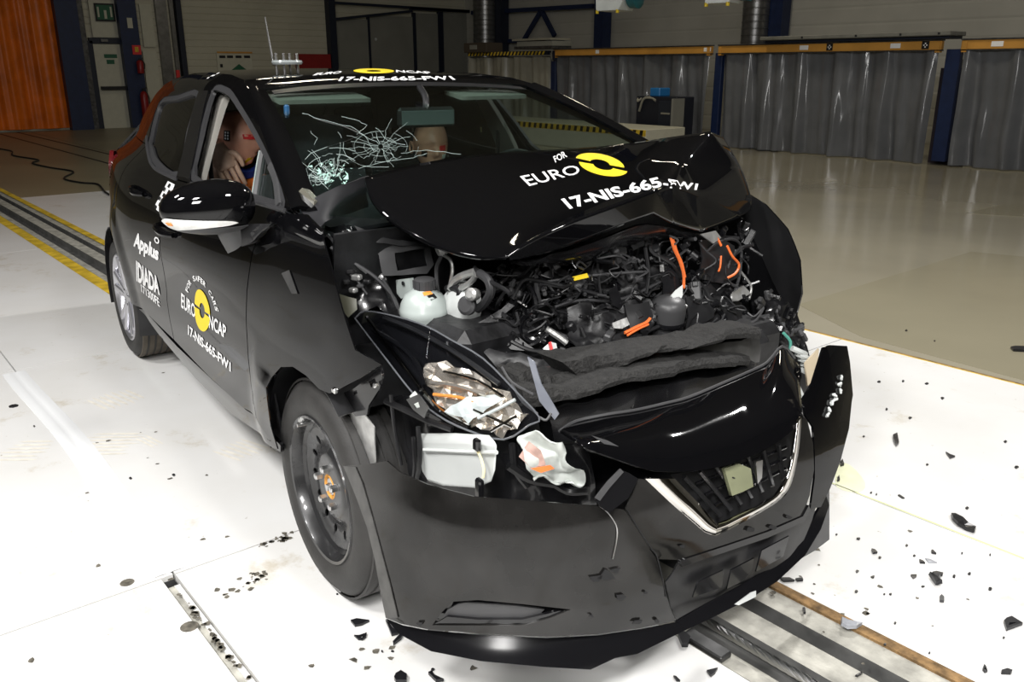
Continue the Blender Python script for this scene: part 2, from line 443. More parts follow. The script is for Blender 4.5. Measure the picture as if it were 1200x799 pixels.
fl = mk('floor', [(-22, -9, -.12), (9, -9, -.12), (9, 16, -.12), (-22, 16, -.12)], [(0, 1, 2, 3)], M['concrete'], smooth=False)
tag(fl, 'concrete hall floor covered in white panels and polished beige paint', kind='structure')
RZ = math.radians(.60); rail0 = np.array([.9, -.02])
def railp(x, off, z):     # point of the rail: distance x along, off across
    c, s = math.cos(RZ), math.sin(RZ); return np.array([rail0[0]+c*(x-.9)-s*off, rail0[1]+s*(x-.9)+c*off, z])
def fpanel(x0, x1, y0, y1, m, name='floor_panel', top=0.0, g=.003):
    # outline; edges next to the rail follow it
    def yy(x, y):
        if y == 'RL': return railp(x, -.208, 0)[1]
        if y == 'RR': return railp(x, .205, 0)[1]
        return y
    a, b = x0+g, x1-g
    P = [(a, yy(a, y0)+g, 0), (b, yy(b, y0)+g, 0), (b, yy(b, y1)-g, 0), (a, yy(a, y1)-g, 0)]
    mb = MB().prism([(p[0], p[1], top-.03) for p in P], (0, 0, .03)); return mb.build(name, m, fl, smooth=False)
xs = [5.5, -.405, -2.70, -5.9, -9.25]
for i in range(4):
    x1, x0 = xs[i], xs[i+1]
    fpanel(x0, x1, -1.15, 'RL', M['floor_white']); fpanel(x0, x1, 'RR', .858, M['floor_white']); fpanel(x0, x1, .858, 2.45, M['floor_white'])
    if i == 0:
        fpanel(x0, x1, -3.6, -1.185, M['floor_white'])
    else: fpanel(x0, x1, -3.6, -1.15, M['floor_white'])
    fpanel(x0, x1, -7, -3.6, M['floor_white'])
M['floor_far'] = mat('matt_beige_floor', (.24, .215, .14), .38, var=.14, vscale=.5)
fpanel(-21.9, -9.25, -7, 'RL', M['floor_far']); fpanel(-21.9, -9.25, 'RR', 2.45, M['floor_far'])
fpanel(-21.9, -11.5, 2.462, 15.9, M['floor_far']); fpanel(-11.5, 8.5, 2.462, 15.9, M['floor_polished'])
# the narrow cable duct in the floor, open in front and covered by a taped strip behind
mb = MB().prism([(-.36, -1.185, -.03), (5.5, -1.185, -.03), (5.5, -1.15, -.03), (-.36, -1.15, -.03)], (0, 0, .02))
mb.build('duct_bed', M['concrete'], fl, smooth=False)
MB().prism([(-.35, -1.168, -.05), (5.5, -1.168, -.05), (5.5, -1.153, -.05), (-.35, -1.153, -.05)], (0, 0, .047)).build('duct_cover', M['floor_white'], fl, smooth=False)
g_ = [[(x, -1.15+o+.012*math.sin(x*3), .0015+h) for o, h in ((-.05, 0), (-.02, .003), (0, .0005), (.02, .003), (.05, 0))] for x in np.linspace(-2.66, -.42, 24)]
patch('duct_tape', g_, M['tape'], fl, 1, 2, thick=.001, out=(0, 0, 1))
MB().box((-.385, -1.168, -.04), (.04, .03, .05)).build('duct_hole_rim', M['black_matt'], fl)
# olive patches on the polished floor
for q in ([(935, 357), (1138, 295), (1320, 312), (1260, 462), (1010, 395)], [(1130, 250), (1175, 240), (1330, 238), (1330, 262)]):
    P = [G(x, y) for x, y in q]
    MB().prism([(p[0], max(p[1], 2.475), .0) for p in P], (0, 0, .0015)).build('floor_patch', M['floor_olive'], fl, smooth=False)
# dark joint lines on the far floor
for a, b in (((0, 157), (140, 195)), ((20, 155), (150, 186))):
    A, B = G(*a), G(*b); MB().bar((A[0], A[1], .001), (B[0], B[1], .001), .05, .002).build('floor_joint', M['black_matt'], fl)
A, B = G(940, 385), G(1200, 451.5)
MB().prism([(-9, 2.447, -.01), (5.5, 2.447, -.01), (5.5, 2.464, -.01), (-9, 2.464, -.01)], (0, 0, .0115)).build('edge_strip', M['rust_strip'], fl, smooth=False)
MB().prism([(-9, 2.44, 0), (5.5, 2.44, 0), (5.5, 2.449, 0), (-9, 2.449, 0)], (0, 0, .0012)).build('edge_line', M['yellow_paint'], fl, smooth=False)
MB().prism([(.3, .862, 0), (1.25, .862, 0), (1.25, .87, 0), (.3, .866, 0)], (0, 0, .001)).build('seam_line', mat('faded_lime_line', (.62, .66, .32), .6), fl, smooth=False)
v, F = tri2d(smoothpoly([G(982, 545)[:2], G(996, 545)[:2], G(1014, 566)[:2], G(1006, 577)[:2], G(980, 570)[:2]], 3), res=.03)
mk('coolant_stain', [(p[0], p[1], .001) for p in v], F, mat('lime_coolant_stain', (.76, .78, .55), .3, var=.08, vscale=20), fl, smooth=False)
# scuffs
M['scuff'] = mat('tan_tyre_scuff', (.71, .68, .61), .6, var=.12, vscale=25)
M['chip'] = mat('chipped_floor_edge', (.11, .10, .08), .8, var=.6, vscale=50)
rs = random.Random(3)
def scuff(cx, cy, w, h, n, ang):
    c = G(cx, cy); V = []; Fs = []
    for k in range(n):
        o = (k-(n-1)/2)*h/n
        L = w*(.7+.3*rs.random()); d = np.array([math.cos(ang), math.sin(ang)]); e = np.array([-d[1], d[0]])
        pts = [d*(-L/2)+e*o, d*(-L/4)+e*(o+h/n*.28), d*(L/3)+e*(o+h/n*.3), d*(L/2)+e*o, d*(L/4)+e*(o-h/n*.2), d*(-L/3)+e*(o-h/n*.2)]
        b = len(V); V += [(c[0]+p[0], c[1]+p[1], .0008) for p in pts]; Fs.append(tuple(range(b, b+6)))
    o = mk('tyre_scuff', V, Fs, M['scuff'], fl, smooth=False); o['kind'] = 'stuff'
for a in ((136, 468, .26, .20, 7, .2), (127, 520, .25, .22, 7, .9), (282, 527, .2, .16, 6, .3), (30, 528, .2, .2, 6, .9), (175, 517, .16, .06, 3, .2)): scuff(*a)
def chips(cx, cy, sx, sy, n, seed, rot=0.0):
    r2 = random.Random(seed); V = []; Fs = []
    for k in range(n):
        px = cx+r2.gauss(0, sx); py = cy+r2.gauss(0, sy)+rot*(px-cx); c = G(px, py); m = r2.randint(5, 7); s = r2.uniform(.003, .011); b = len(V)
        V += [(c[0]+s*r2.uniform(.5, 1.4)*math.cos(2*math.pi*i/m), c[1]+s*r2.uniform(.5, 1.4)*math.sin(2*math.pi*i/m), .0012) for i in range(m)]; Fs.append(tuple(range(b, b+m)))
    o = mk('paint_chips', V, Fs, M['chip'], fl, smooth=False); o['kind'] = 'stuff'
chips(290, 683, 17, 4, 26, 1, -.45); chips(325, 632, 13, 2, 22, 2, -.35); chips(250, 745, 22, 2.5, 40, 3, 1.25); chips(100, 545, 70, 70, 14, 4); chips(1040, 690, 70, 40, 22, 5); chips(480, 770, 70, 18, 10, 6)
for (px, py, s) in ((149, 682.5, .02), (222, 734, .024)):
    c = G(px, py); MB().lathe([(s, 0), (s*.95, .001), (s*.5, .0012)], c, n=14).build('floor_stud', M['chip'], fl)
c = G(16, 476); MB().lathe([(.02, 0), (.018, .004), (.006, .005)], c, n=7).build('floor_plug', M['black_matt'], fl)

# rail channel
rl = empty('floor_rail', (0, 0, 0)); tag(rl, 'sunken concrete and steel guide rail in the white floor', kind='structure')
prof = [(-.208, 0), (-.208, -.015), (-.150, -.015), (-.150, -.055), (-.095, -.055)]
def extr(name, prof, m, x0=-21.5, x1=5.5, n=2):
    X = np.linspace(x0, x1, n); V = [railp(x, o, z) for x in X for o, z in prof]; k = len(prof)
    Fs = [(i*k+j, (i+1)*k+j, (i+1)*k+j+1, i*k+j+1) for i in range(n-1) for j in range(k-1)]
    return mk(name, V, Fs, m, rl, smooth=False)
extr('rail_ledge', prof, M['concrete'])
extr('rail_groove', [(-.095, -.055), (-.093, -.075), (-.035, -.075), (-.032, -.022)], M['rail_steel'])
extr('rail_bed', [(-.032, -.022), (.056, -.022)], M['concrete'])
extr('rail_groove', [(.056, -.022), (.058, -.07), (.092, -.07), (.096, -.008)], M['rail_steel'])
extr('rail_ledge', [(.096, -.008), (.172, -.008)], M['concrete'])
extr('rail_edge_strip', [(.172, -.008), (.172, .0), (.176, .002), (.203, .002), (.207, 0), (.207, -.03)], M['rust_strip'], x0=-3)
MB().box(railp(.78, -.175, -.006), (.13, .045, .02), rz=RZ, bev=.004).build('rail_clamp', M['steel_dark'], rl)
for o0, o1, nm in ((-.300, -.212, 'yellow_stripe'), (.150, .215, 'yellow_stripe')):
    V = [railp(-21, o0, .0012), railp(-2.0, o0, .0012), railp(-2.0, o1, .0012), railp(-21, o1, .0012)]
    mk(nm, V, [(0, 1, 2, 3)], M['yellow_paint'], rl, smooth=False)
# tow cable: twisted strands in the groove
cab = empty('tow_cable', railp(.62, -.064, -.035)); L0 = Vector(cab.location)
tag(cab, 'twisted steel tow cable lying in the floor rail in front of the car', 'cable')
for k in range(6):
    P = []
    for i in range(260):
        x = .62+i*.0085; a = i*.33+k*math.pi/3; P.append(railp(x, -.064+.0075*math.cos(a), -.030+.0075*math.sin(a))-np.array(L0))
    MB().tube(P, .0052, 6).build('strand', M['steel'], cab)

# ---------------------------------------------------------------- walls
def ribbed(name, P0, P1, z0, z1, step, depth, m, nrm, label):
    """wall of horizontal profiled sheets"""
    P0 = np.array(P0, float); P1 = np.array(P1, float); n = np.array(nrm, float); V = []; k = 0; z = z0; prof = []
    while z < z1:
        prof += [(z, 0), (z+step*.12, -depth), (z+step*.88, -depth), (z+step, 0)]; z += step
    for (zz, d) in prof:
        for P in (P0, P1): V.append((P[0]+n[0]*(-d), P[1]+n[1]*(-d), zz))
    Fs = [(2*i, 2*i+1, 2*i+3, 2*i+2) for i in range(len(prof)-1)]
    return tag(mk(name, V, Fs, m, smooth=False), label, kind='structure')
ribbed('wall_back', (-21.2, -9, 0), (-21.2, 16, 0), 0, 6.4, .16, .012, M['wall'], (1, 0, 0), 'cream ribbed rear wall of the hall')
ribbed('wall_left', (-21.2, 15.2, 0), (8.9, 15.2, 0), 0, 6.4, .32, .01, M['wall_grey'], (0, -1, 0), 'grey ribbed long wall behind the plastic curtains')
MB().box((8.95, 3.4, 3.2), (.1, 24.8, 6.4)).build('wall_front', mat('dark_end_wall', (.085, .078, .065), .7, var=.1), smooth=False); tag(bpy.data.objects['wall_front'], 'plain grey end wall behind the camera', kind='structure')
M['wall_dark'] = mat('dark_brown_hall_wall', (.085, .075, .06), .7, var=.1)
MB().box((-6, -9.05, 3.2), (30, .1, 6.4)).build('wall_right', M['wall_dark'], smooth=False); tag(bpy.data.objects['wall_right'], 'plain grey long wall to the right of the car', kind='structure')
M['ceil'] = mat('dark_hall_ceiling', (.10, .095, .08), .8, var=.1)
MB().box((-6.1, 3.4, 6.45), (30.4, 25, .1)).build('ceiling', M['ceil'], smooth=False); tag(bpy.data.objects['ceiling'], 'dark hall ceiling', kind='structure')
BX = -21.185
def wbox(name, px0, px1, pyt, pyb, m, x=BX, d=.12, parent=None, z0=None, z1=None, bev=0.0):
    """box on the rear wall spanning measured columns and rows"""
    a = W(px0, (pyt+pyb)/2, x=x); b = W(px1, (pyt+pyb)/2, x=x)
    zt = W((px0+px1)/2, pyt, x=x)[2] if z1 is None else z1; zb = W((px0+px1)/2, pyb, x=x)[2] if z0 is None else z0
    return MB().box((x+d/2, (a[1]+b[1])/2, (zt+zb)/2), (d, abs(b[1]-a[1]), zt-zb), bev=bev).build(name, m, parent)
# orange curtain
oc = empty('strip_curtain', (BX, 1.6, 0)); tag(oc, 'orange plastic strip curtain door in the rear wall', 'curtain')
yr = W(78, 75, x=BX)[1]; yy = yr
rs = random.Random(5)
while yy > 1.0:
    w = .33; g = []
    for i in range(2):
        zz = (.05, 4.4)[i]; g.append([np.array([.10+.05*math.sin((yy-w*t)*9)+.02*math.sin((yy-w*t)*31), yy-w*t-1.6, zz]) for t in np.linspace(0, 1.06, 7)])
    patch('strip', g, M['orange_curtain'], oc, 1, 2, thick=.006, out=(1, 0, 0)); yy -= w
# columns and door
c1 = wbox('steel_column', 70, 96, 0, 150, M['navy'], d=.3, z0=0, z1=6); tag(c1, 'navy steel column right of the orange strip curtain', 'column')
c2 = wbox('cable_conduit', 97, 104, 0, 150, M['steel_dark'], d=.15, z0=0, z1=6); tag(c2, 'grey conduit running up beside the emergency exit door', 'conduit')
c3 = wbox('steel_column', 142, 163, 0, 150, M['navy'], d=.3, z0=0, z1=6); tag(c3, 'navy steel column between exit door and pale wall panel, fire signs on it', 'column')
dr = empty('door_1', (BX, 4.6, 0)); tag(dr, 'cream emergency exit door with a push bar', kind='structure')
def dchild(o, par): 
    o.parent = par; o.location = o.location-par.location; return o
for nm, a in (('door_leaf', (113, 155, 52, 152, M['door_cream'], BX, .08)), ('overpanel', (100, 144, -70, 44, M['door_cream'], BX, .08)),
              ('lintel', (103, 146, 44.5, 51, M['dark_frame'], BX, .12)), ('jamb', (108, 114, 48, 152, M['dark_frame'], BX, .12)), ('push_bar', (117, 149, 101, 105, M['black_matt'], BX, .2)),
              ('closer', (116, 124, 46, 49, M['zinc'], BX, .18))):
    dchild(wbox(nm, *a[:5], x=a[5], d=a[6]), dr)
for (a, b, c, d, nm, lab, m1) in ((111, 134, 4, 25, 'exit_sign', 'dark green emergency exit sign above the cream door', M['green_sign']),):
    s = empty(nm, tuple(W((a+b)/2, d, x=BX+.14))); tag(s, lab, 'sign')
    dchild(wbox('panel', a, b, c, d, M['black_matt'], x=BX+.1, d=.03), s); dchild(wbox('print', a+2, b-2, c+2, d-2, m1, x=BX+.12, d=.016), s)
    dchild(wbox('figure', 122, 125, 12, 22, M['door_cream'], x=BX+.13, d=.01), s); dchild(wbox('frame_line', 114, 116, 8, 20, M['door_cream'], x=BX+.13, d=.01), s); dchild(wbox('frame_line', 129, 131, 8, 20, M['door_cream'], x=BX+.13, d=.01), s)
s = wbox('door_label', 122, 137, 63.5, 68, M['green_sign'], x=BX+.08, d=.012); dchild(s, dr)
s = wbox('door_label', 125, 134, 70, 75, M['green_sign'], x=BX+.08, d=.012); dchild(s, dr)
s = wbox('notice_plate', 149, 155, 21, 33, M['door_cream'], x=BX+.3, d=.02); tag(s, 'small cream plate high on the navy column by the exit door', 'plate')
s = empty('extinguisher_sign', tuple(W(160, 58, x=BX+.3))); tag(s, 'small red and yellow fire sign on the navy column', 'sign')
dchild(wbox('plate', 155, 165, 53, 64, M['red_mark'], x=BX+.3, d=.02), s); dchild(wbox('symbol', 158, 162, 55, 61, M['yellow_paint'], x=BX+.31, d=.02), s)
M['red_dark'] = mat('red_enamel', (.25, .015, .015), .35, var=.1)
for k, (a, b, c, d, lab) in enumerate(((160, 168, 69, 86, 'upper red fire extinguisher hanging on the navy column'), (165, 174, 104, 140, 'lower red fire extinguisher hanging on the navy column'))):
    A = W(a, (c+d)/2, x=BX+.4); B = W(b, (c+d)/2, x=BX+.4); zt = W(a, c, x=BX+.4)[2]; zb = W(a, d, x=BX+.4)[2]; r = abs(B[1]-A[1])/2; h = zt-zb
    e = empty('fire_extinguisher', (BX+.42, (A[1]+B[1])/2, zb)); tag(e, lab, 'extinguisher', 'fire extinguishers')
    MB().lathe([(r*.9, 0), (r, .02), (r, h*.78), (r*.7, h*.88), (r*.3, h*.92)], (0, 0, 0), n=14).build('cylinder', M['red_dark'], e)
    MB().lathe([(r*.3, h*.92), (r*.3, h), (r*.1, h)], (0, 0, 0), n=10).bar((0, -r*.2, h), (0, r*1.0, h*1.03), .02, .02).build('valve', M['black_matt'], e)
    MB().tube([(0, r*.5, h*.95), (0, r*1.3, h*.7), (0, r*1.2, h*.3)], .012, 6, smooth=4).build('hose', M['black_matt'], e)
for a, b, c, d, lab in ((165, 179, 5, 55, 'tall narrow pale wall panel above the dark bar'), (170, 186, 60, 120, 'tall narrow pale wall panel below the dark bar')):
    s = wbox('wall_panel', a, b, c, d, M['door_cream'], d=.06); tag(s, lab, 'panel')
s = wbox('cable_tray', 183, 196, -60, 120, M['zinc'], d=.10, z0=.2, z1=5); tag(s, 'grey vertical cable tray on the rear wall', 'cable tray')
s = wbox('drain_pipe', 199, 203, -60, 112, M['zinc'], d=.10, z0=.1, z1=5); tag(s, 'thin grey drain pipe on the rear wall', 'pipe')
s = wbox('steel_post', 205, 211, -60, 112, M['dark_frame'], d=.2, z0=0, z1=6); tag(s, 'dark slim steel post left of the ribbed cream wall', 'post')
s = wbox('red_beacon', 206, 210, 82, 93, M['red_mark'], x=BX+.19, d=.06); tag(s, 'small red box low on the dark slim post', 'box')
# notice board
nb = empty('notice_board', tuple(W(274, 82, x=BX))); tag(nb, 'cream notice board with an orange top strip on the rear wall', 'notice board')
dchild(wbox('board', 254, 295, 61, 84, M['door_cream'], d=.03), nb); dchild(wbox('top_strip', 254, 295, 60.5, 62.5, M['beam_orange'], x=BX+.02, d=.03), nb)
for i, px in enumerate((257, 266, 276, 286)): dchild(wbox('caption', px, px+7, 65, 68, M['black_matt'], x=BX+.03, d=.006), nb)
dchild(wbox('symbol', 258, 261, 75, 79, M['black_matt'], x=BX+.03, d=.006), nb); 
A = [W(*q, x=BX+.035) for q in ((269, 84), (280, 75), (292, 84))]; o = MB().prism(A, (.006, 0, 0)).build('symbol', M['green_sign']); dchild(o, nb)
rb = wbox('red_cabinet', 346, 383, 63.5, 84, M['red_dark'], d=.25); tag(rb, 'dark red wall box beside the navy post', 'box')
s = wbox('steel_column', 381, 388.5, -60, 100, M['dark_frame'], d=.25, z0=0, z1=6); tag(s, 'dark post between red wall box and grey partition', 'column')
# grey partition with frames
pt = empty('partition_wall', tuple(W(470, 140, x=BX))); tag(pt, 'tall grey partition of flat panels under a dark truss', 'partition')
for a, b, t in ((389, 432, 22.5), (434, 484, 19), (487, 513, 16), (518, 551, 15.5)): dchild(wbox('panel', a, b, t, 140, M['cabinet_grey'], d=.06, z0=.02), pt)
for a, b, t in ((432, 434, 20), (484, 487, 15), (513, 518.5, 14), (551, 553.5, 14)): dchild(wbox('frame_post', a, b, t, 140, M['dark_frame'], d=.1, z0=.0), pt)
tr = empty('roof_truss', tuple(W(470, 20, x=BX+.2))); tag(tr, 'dark tubular truss running along the top of the grey partition', 'truss')
for a, b in (((388, 3), (555, 13.5)), ((388, 23), (483, 13)), ((480, 10), (555, 14))):
    o = MB().bar(W(*a, x=BX+.2), W(*b, x=BX+.2), .07, .07).build('chord', M['dark_frame']); dchild(o, tr)
kn = W(440, 46, x=BX+.08); o = MB().lathe([(.04, 0), (.04, .03), (.01, .04)], kn, (1, 0, 0), 12).build('knob', M['white_plastic']); dchild(o, pt)

# ---------------------------------------------------------------- curtain bays along the left wall
CY = 11.5
bays = [(-16.0, -13.02, 'hazard-striped', M['curtain_beige'], 'beige plastic curtain hanging under the hazard-striped beam'),
        (-12.76, -8.60, 'second', M['curtain'], 'grey plastic curtain behind the dark machine cabinet'),
        (-8.32, -4.42, 'third', M['curtain'], 'wide grey plastic curtain between two dark blue posts'),
        (-4.02, 1.2, 'right', M['curtain'], 'grey plastic curtain cut by the right edge of the picture')]
def curtain(x0, x1, m, label, seed):
    rr = random.Random(seed); n = int((x1-x0)*26); rows = []
    ph = [rr.uniform(0, 6) for _ in range(6)]; zr = np.linspace(0, 1.62, 12)
    for z in zr:
        row = []
        for i in range(n+1):
            x = x0+(x1-x0)*i/n; t = z/1.62
            d = .05*math.sin(x*9+ph[0]+.5*math.sin(z*1.3+x))+.04*math.sin(x*17.3+ph[1]+.9*t+.8*noise.noise(Vector((x*.7, z, 1))))*(1.1-.4*t)+.02*math.sin(x*29+ph[2]+2*t+noise.noise(Vector((x, z*2, 5))))
            d += .035*noise.noise(Vector((x*2.3, z*1.1, seed)))
            row.append(np.array([x-(x0+x1)/2, d*(.75+.55*(1-t)), z+.02]))
        rows.append(row)
    e = empty('plastic_curtain', ((x0+x1)/2, CY, 0)); tag(e, label, 'curtain', 'plastic curtains along the hall side')
    patch('curtain_sheet', rows, m, e, 1, 1, thick=.003, out=(0, -1, 0))
    MB().tube([(x0-(x0+x1)/2, 0, 1.645), (x1-(x0+x1)/2, 0, 1.645)], .012, 8).build('curtain_rod', M['zinc'], e)
    return e
for i, b in enumerate(bays):
    curtain(b[0], b[1], b[3], b[4], i+2)
    if i == 0:
        e = empty('hazard_beam', ((b[0]+b[1])/2, CY, 1.66)); tag(e, 'black and yellow striped beam over the beige curtain', 'beam')
        L = b[1]-b[0]; MB().box((0, -.02, .06), (L, .10, .09)).build('beam_body', M['dark_frame'], e)
        k = 0; x = -L/2+.03
        while x < L/2-.1:
            MB().prism([(x, -.072, .02), (x+.06, -.072, .02), (x+.11, -.072, .10), (x+.05, -.072, .10)], (0, -.004, 0)).build('hazard_stripe', M['yellow_paint'], e, smooth=False); x += .125
    else:
        e = empty('curtain_beam', ((b[0]+b[1])/2, CY, 1.64)); L = b[1]-b[0]+.12
        tag(e, ['', 'orange steel beam over the curtain behind the dark cabinet', 'long orange steel beam with two black target marks', 'orange steel beam at the right edge of the picture'][i], 'beam', 'orange curtain beams')
        MB().box((0, -.04, .075), (L, .08, .125), bev=.006).build('beam_body', M['beam_orange'], e); MB().box((0, -.04, .15), (L, .12, .02)).build('top_flange', M['steel_dark'], e)
        MB().box((0, -.04, .005), (L, .10, .015)).build('bottom_flange', M['steel_dark'], e)
        for sx in (-L/2+.05, L/2-.05): MB().box((sx, -.05, .05), (.07, .08, .15)).build('end_bracket', M['beam_orange'], e)
        marks = {1: [(700, 0, 0), (829, 1, 0)], 2: [(942, 1, 0), (972, 2, 0), (1049, 1, 0), (1084, 2, 0)], 3: [(1168, 1, 0)]}[i]
        for px, kind, _ in marks:
            xx = W(px, 56, y=CY-.085)[0]-(b[0]+b[1])/2
            if kind < 2: MB().box((xx, -.083, .08), (.16 if kind else .1, .004, .07)).build('sticker', M['white_print'], e)
            else:
                MB().box((xx, -.083, .08), (.11, .004, .11)).build('target_mark', M['black_print'], e)
                for dx, dz in ((-.022, .0), (.022, .0), (0, .025), (0, -.025)): MB().box((xx+dx, -.0865, .08+dz), (.018, .003, .018)).build('target_dot', M['white_print'], e)
for (px0, px1, lab) in ((835, 845, 'dark blue curtain post behind the raised bonnet corner'), (1101, 1121, 'dark blue curtain post right of the wide grey curtain'), (645, 652, 'dark blue curtain post behind the windscreen')):
    a = W(px0, 110, y=CY)[0]; b = W(px1, 110, y=CY)[0]
    e = MB().box(((a+b)/2, CY+.03, .86), (max(.08, abs(b-a)-.04), .1, 1.60), bev=.005).build('curtain_post', M['navy']); tag(e, lab, 'post', 'posts between the curtains')
s = MB().box((-4.25, CY+.35, .70), (.5, .1, 1.4)).build('dark_screen', mat('dark_purple_screen', (.03, .022, .03), .6)); tag(s, 'dark panel in the gap between the curtains', 'panel')
s = MB().box((-4.28, CY+.33, 1.46), (.3, .06, .12)).build('gap_box', M['cabinet_grey']); tag(s, 'small grey box above the dark panel between the curtains', 'box')
# things on top of the bays
a = W(893, 44, y=CY-.2); b = W(1116, 42, y=CY-.2)
e = empty('shelf_deck', ((a[0]+b[0])/2, CY+.6, a[2]-.07)); tag(e, 'long grey deck board lying on top of the orange beams', 'deck'); e.location = ((a[0]+b[0])/2, CY-.02, 1.823)
MB().box((0, 0, .05), (b[0]-a[0], .5, .06), bev=.01).build('deck_board', mat('grey_deck', (.16, .16, .145), .5, var=.15)); bpy.data.objects['deck_board'].parent = e
MB().box((0, .05, 0), (b[0]-a[0]-.1, .4, .04)).build('under_frame', M['dark_frame'], e)
for i, px in enumerate((940, 1003, 1055, 1100)):
    x = W(px, 42, y=CY-.27)[0]-(a[0]+b[0])/2; MB().box((x, -.252, .05), (.03, .01, .03)).build('deck_bolt', M['black_matt'], e)
a = W(632, 43, y=CY+.3); b = W(690, 52, y=CY+.3)
e = empty('pallet_stack', (a[0]+.4, CY, 1.80)); tag(e, 'pale boards stacked on the beam behind the car roof', 'boards')
MB().box((0, 0, .20), (1.3, .6, .04)).build('top_board', M['curtain_beige'], e); MB().box((.1, 0, .11), (1.2, .55, .10)).build('middle_board', M['cabinet_grey'], e); MB().box((.05, 0, .03), (1.25, .6, .06)).build('bottom_board', M['steel_dark'], e)
e = empty('crate_shelf', (W(566, 50, y=CY)[0], CY, 1.765)); tag(e, 'dark brown crate on the hazard-striped beam', 'crate')
MB().box((0, 0, .10), (.9, .5, .22), bev=.01).build('crate_body', mat('brown_crate', (.055, .042, .03), .7), e); MB().box((-.05, -.255, .11), (.28, .01, .1)).build('crate_label', M['cabinet_grey'], e)
hb = W(648, 65, y=CY-.1); e = empty('hook_bracket', tuple(hb)); tag(e, 'small pale bracket hanging at the end of the hazard-striped beam', 'bracket')
MB().prism([(-.10, 0, .06), (.02, 0, .06), (-.03, 0, -.12)], (0, .04, 0)).build('plate', M['curtain_beige'], e); MB().bar((.03, 0, .1), (.03, 0, -.1), .05, .05).build('arm', M['dark_frame'], e)
# columns, duct and truss on the long wall
WY = 15.1
def ybox(name, px0, px1, m, lab, cat, d=.3, y=WY, z0=0, z1=6.3, grp=None):
    a = W(px0, 20, y=y)[0]; b = W(px1, 20, y=y)[0]
    o = MB().box(((a+b)/2, y-d/2, (z0+z1)/2), (abs(b-a), d, z1-z0)).build(name, m); return tag(o, lab, cat, grp)
ybox('steel_column', 706, 716.5, M['navy'], 'slim navy column under the hanging floodlight', 'column')
ybox('steel_column', 900, 926, M['navy'], 'broad navy column right of the spiral duct', 'column')
ybox('steel_column', 587, 596, M['dark_frame'], 'dark column beside the duct behind the car roof', 'column')
for (px0, px1, lab) in ((873, 899, 'grey spiral ventilation duct left of the broad navy column'), (560, 577, 'grey spiral ventilation duct above the brown crate')):
    a = W(px0, 20, y=WY-.4)[0]; b = W(px1, 20, y=WY-.4)[0]; r = abs(b-a)/2
    e = empty('ventilation_duct', ((a+b)/2, WY-.4, 0)); tag(e, lab, 'duct', 'ventilation ducts')
    pr = []; z = .6
    while z < 6.2: pr += [(r, z), (r, z+.10), (r*1.03, z+.11), (r*1.03, z+.125)]; z += .135
    MB().lathe(pr, (0, 0, 0), n=20).build('duct_pipe', M['zinc'], e)
e = empty('wall_truss', tuple(W(620, 20, y=WY))); tag(e, 'navy tubular bracing on the wall behind the car roof', 'truss')
for a, b, nm in (((553, 15), (695, 7), 'chord'), ((634, 13), (614, 47), 'brace'), ((635, 13), (650, 42), 'brace'), ((596, 48), (660, 48), 'chord')):
    o = MB().bar(W(*a, y=WY-.1), W(*b, y=WY-.1), .09, .11).build(nm, M['navy']); dchild(o, e)
# hanging floodlights cut by the top of the picture
def flood(px, py, y, w, lab):
    c = W(px, py, y=y); e = empty('hanging_floodlight', tuple(c)); tag(e, lab, 'floodlight', 'hanging floodlights'); e.rotation_euler = (0, 0, .25)
    pr = [(-w*.5, .0), (w*.35, .0), (w*.5, .12), (w*.55, .36), (-w*.55, .36)]
    MB().prism([(x, -.22, z) for x, z in pr], (0, .44, 0)).build('housing', M['lamp_glass'], e)
    MB().lathe([(.04, -.02), (.19, -.01), (.20, .12), (.12, .16)], (w*.58, 0, .22), (1, 0, 0), 18).build('end_cap', M['teal'], e)
    for i in range(9): MB().tube([(-w*.45+i*w*.1, -.23, .005), (-w*.45+i*w*.1, .23, .005)], .004, 5).build('grille_wire', M['steel'], e)
    for sx in (-w*.48, w*.3): MB().lathe([(.025, 0), (.025, .05)], (sx, -.2, -.04), n=10).build('clip', M['yellow_part'], e)
    MB().bar((0, 0, .36), (0, 0, 3.0), .04, .04).build('hanger', M['dark_frame'], e)
flood(722, 13, 8.5, .46, 'hanging floodlight with a teal end cap above the windscreen')
flood(850, 4.5, 8.5, .40, 'hanging floodlight beside the spiral duct')
# machine cabinet, blue box, concrete block
a = W(744, 165, y=10.6); b = W(790, 165, y=10.6)
e = empty('machine_cabinet', ((a[0]+b[0])/2, 10.75, 0)); tag(e, 'dark navy machine cabinet standing before the curtain', 'cabinet')
wv = abs(b[0]-a[0]); hz = .90
MB().box((0, .1, hz/2), (wv, .5, hz), bev=.01).build('body', mat('dark_navy_cabinet', (.012, .014, .022), .45), e)
MB().box((wv*.27, -.16, hz*.52), (wv*.36, .02, hz*.8), bev=.005).build('door', mat('cabinet_door', (.018, .022, .032), .4), e)
MB().box((wv*.27, -.175, hz*.68), (wv*.22, .01, .03)).build('name_plate', M['curtain_beige'], e); MB().box((wv*.5, -.1, hz*.5), (.05, .3, hz*.95)).build('side_rail', M['cabinet_grey'], e)
MB().tube([(-wv*.4, -.17, hz*.7), (-wv*.28, -.19, hz*.95), (-wv*.12, -.14, hz*.97), (0.0, -.16, hz*.92)], .022, 8, smooth=4).build('hose', M['curtain_beige'], e)
MB().tube([(-wv*.48, -.12, hz*.97), (-wv*.44, -.18, hz*.9), (-wv*.36, -.12, hz*.98)], .02, 8, smooth=4).build('hose', M['curtain_beige'], e)
c = W(771, 116, y=10.8); e = MB().box((c[0], 10.85, hz+.075), (.24, .3, .15), bev=.015).build('blue_box', M['blue_box']); tag(e, 'blue plastic box on top of the dark machine cabinet', 'box')
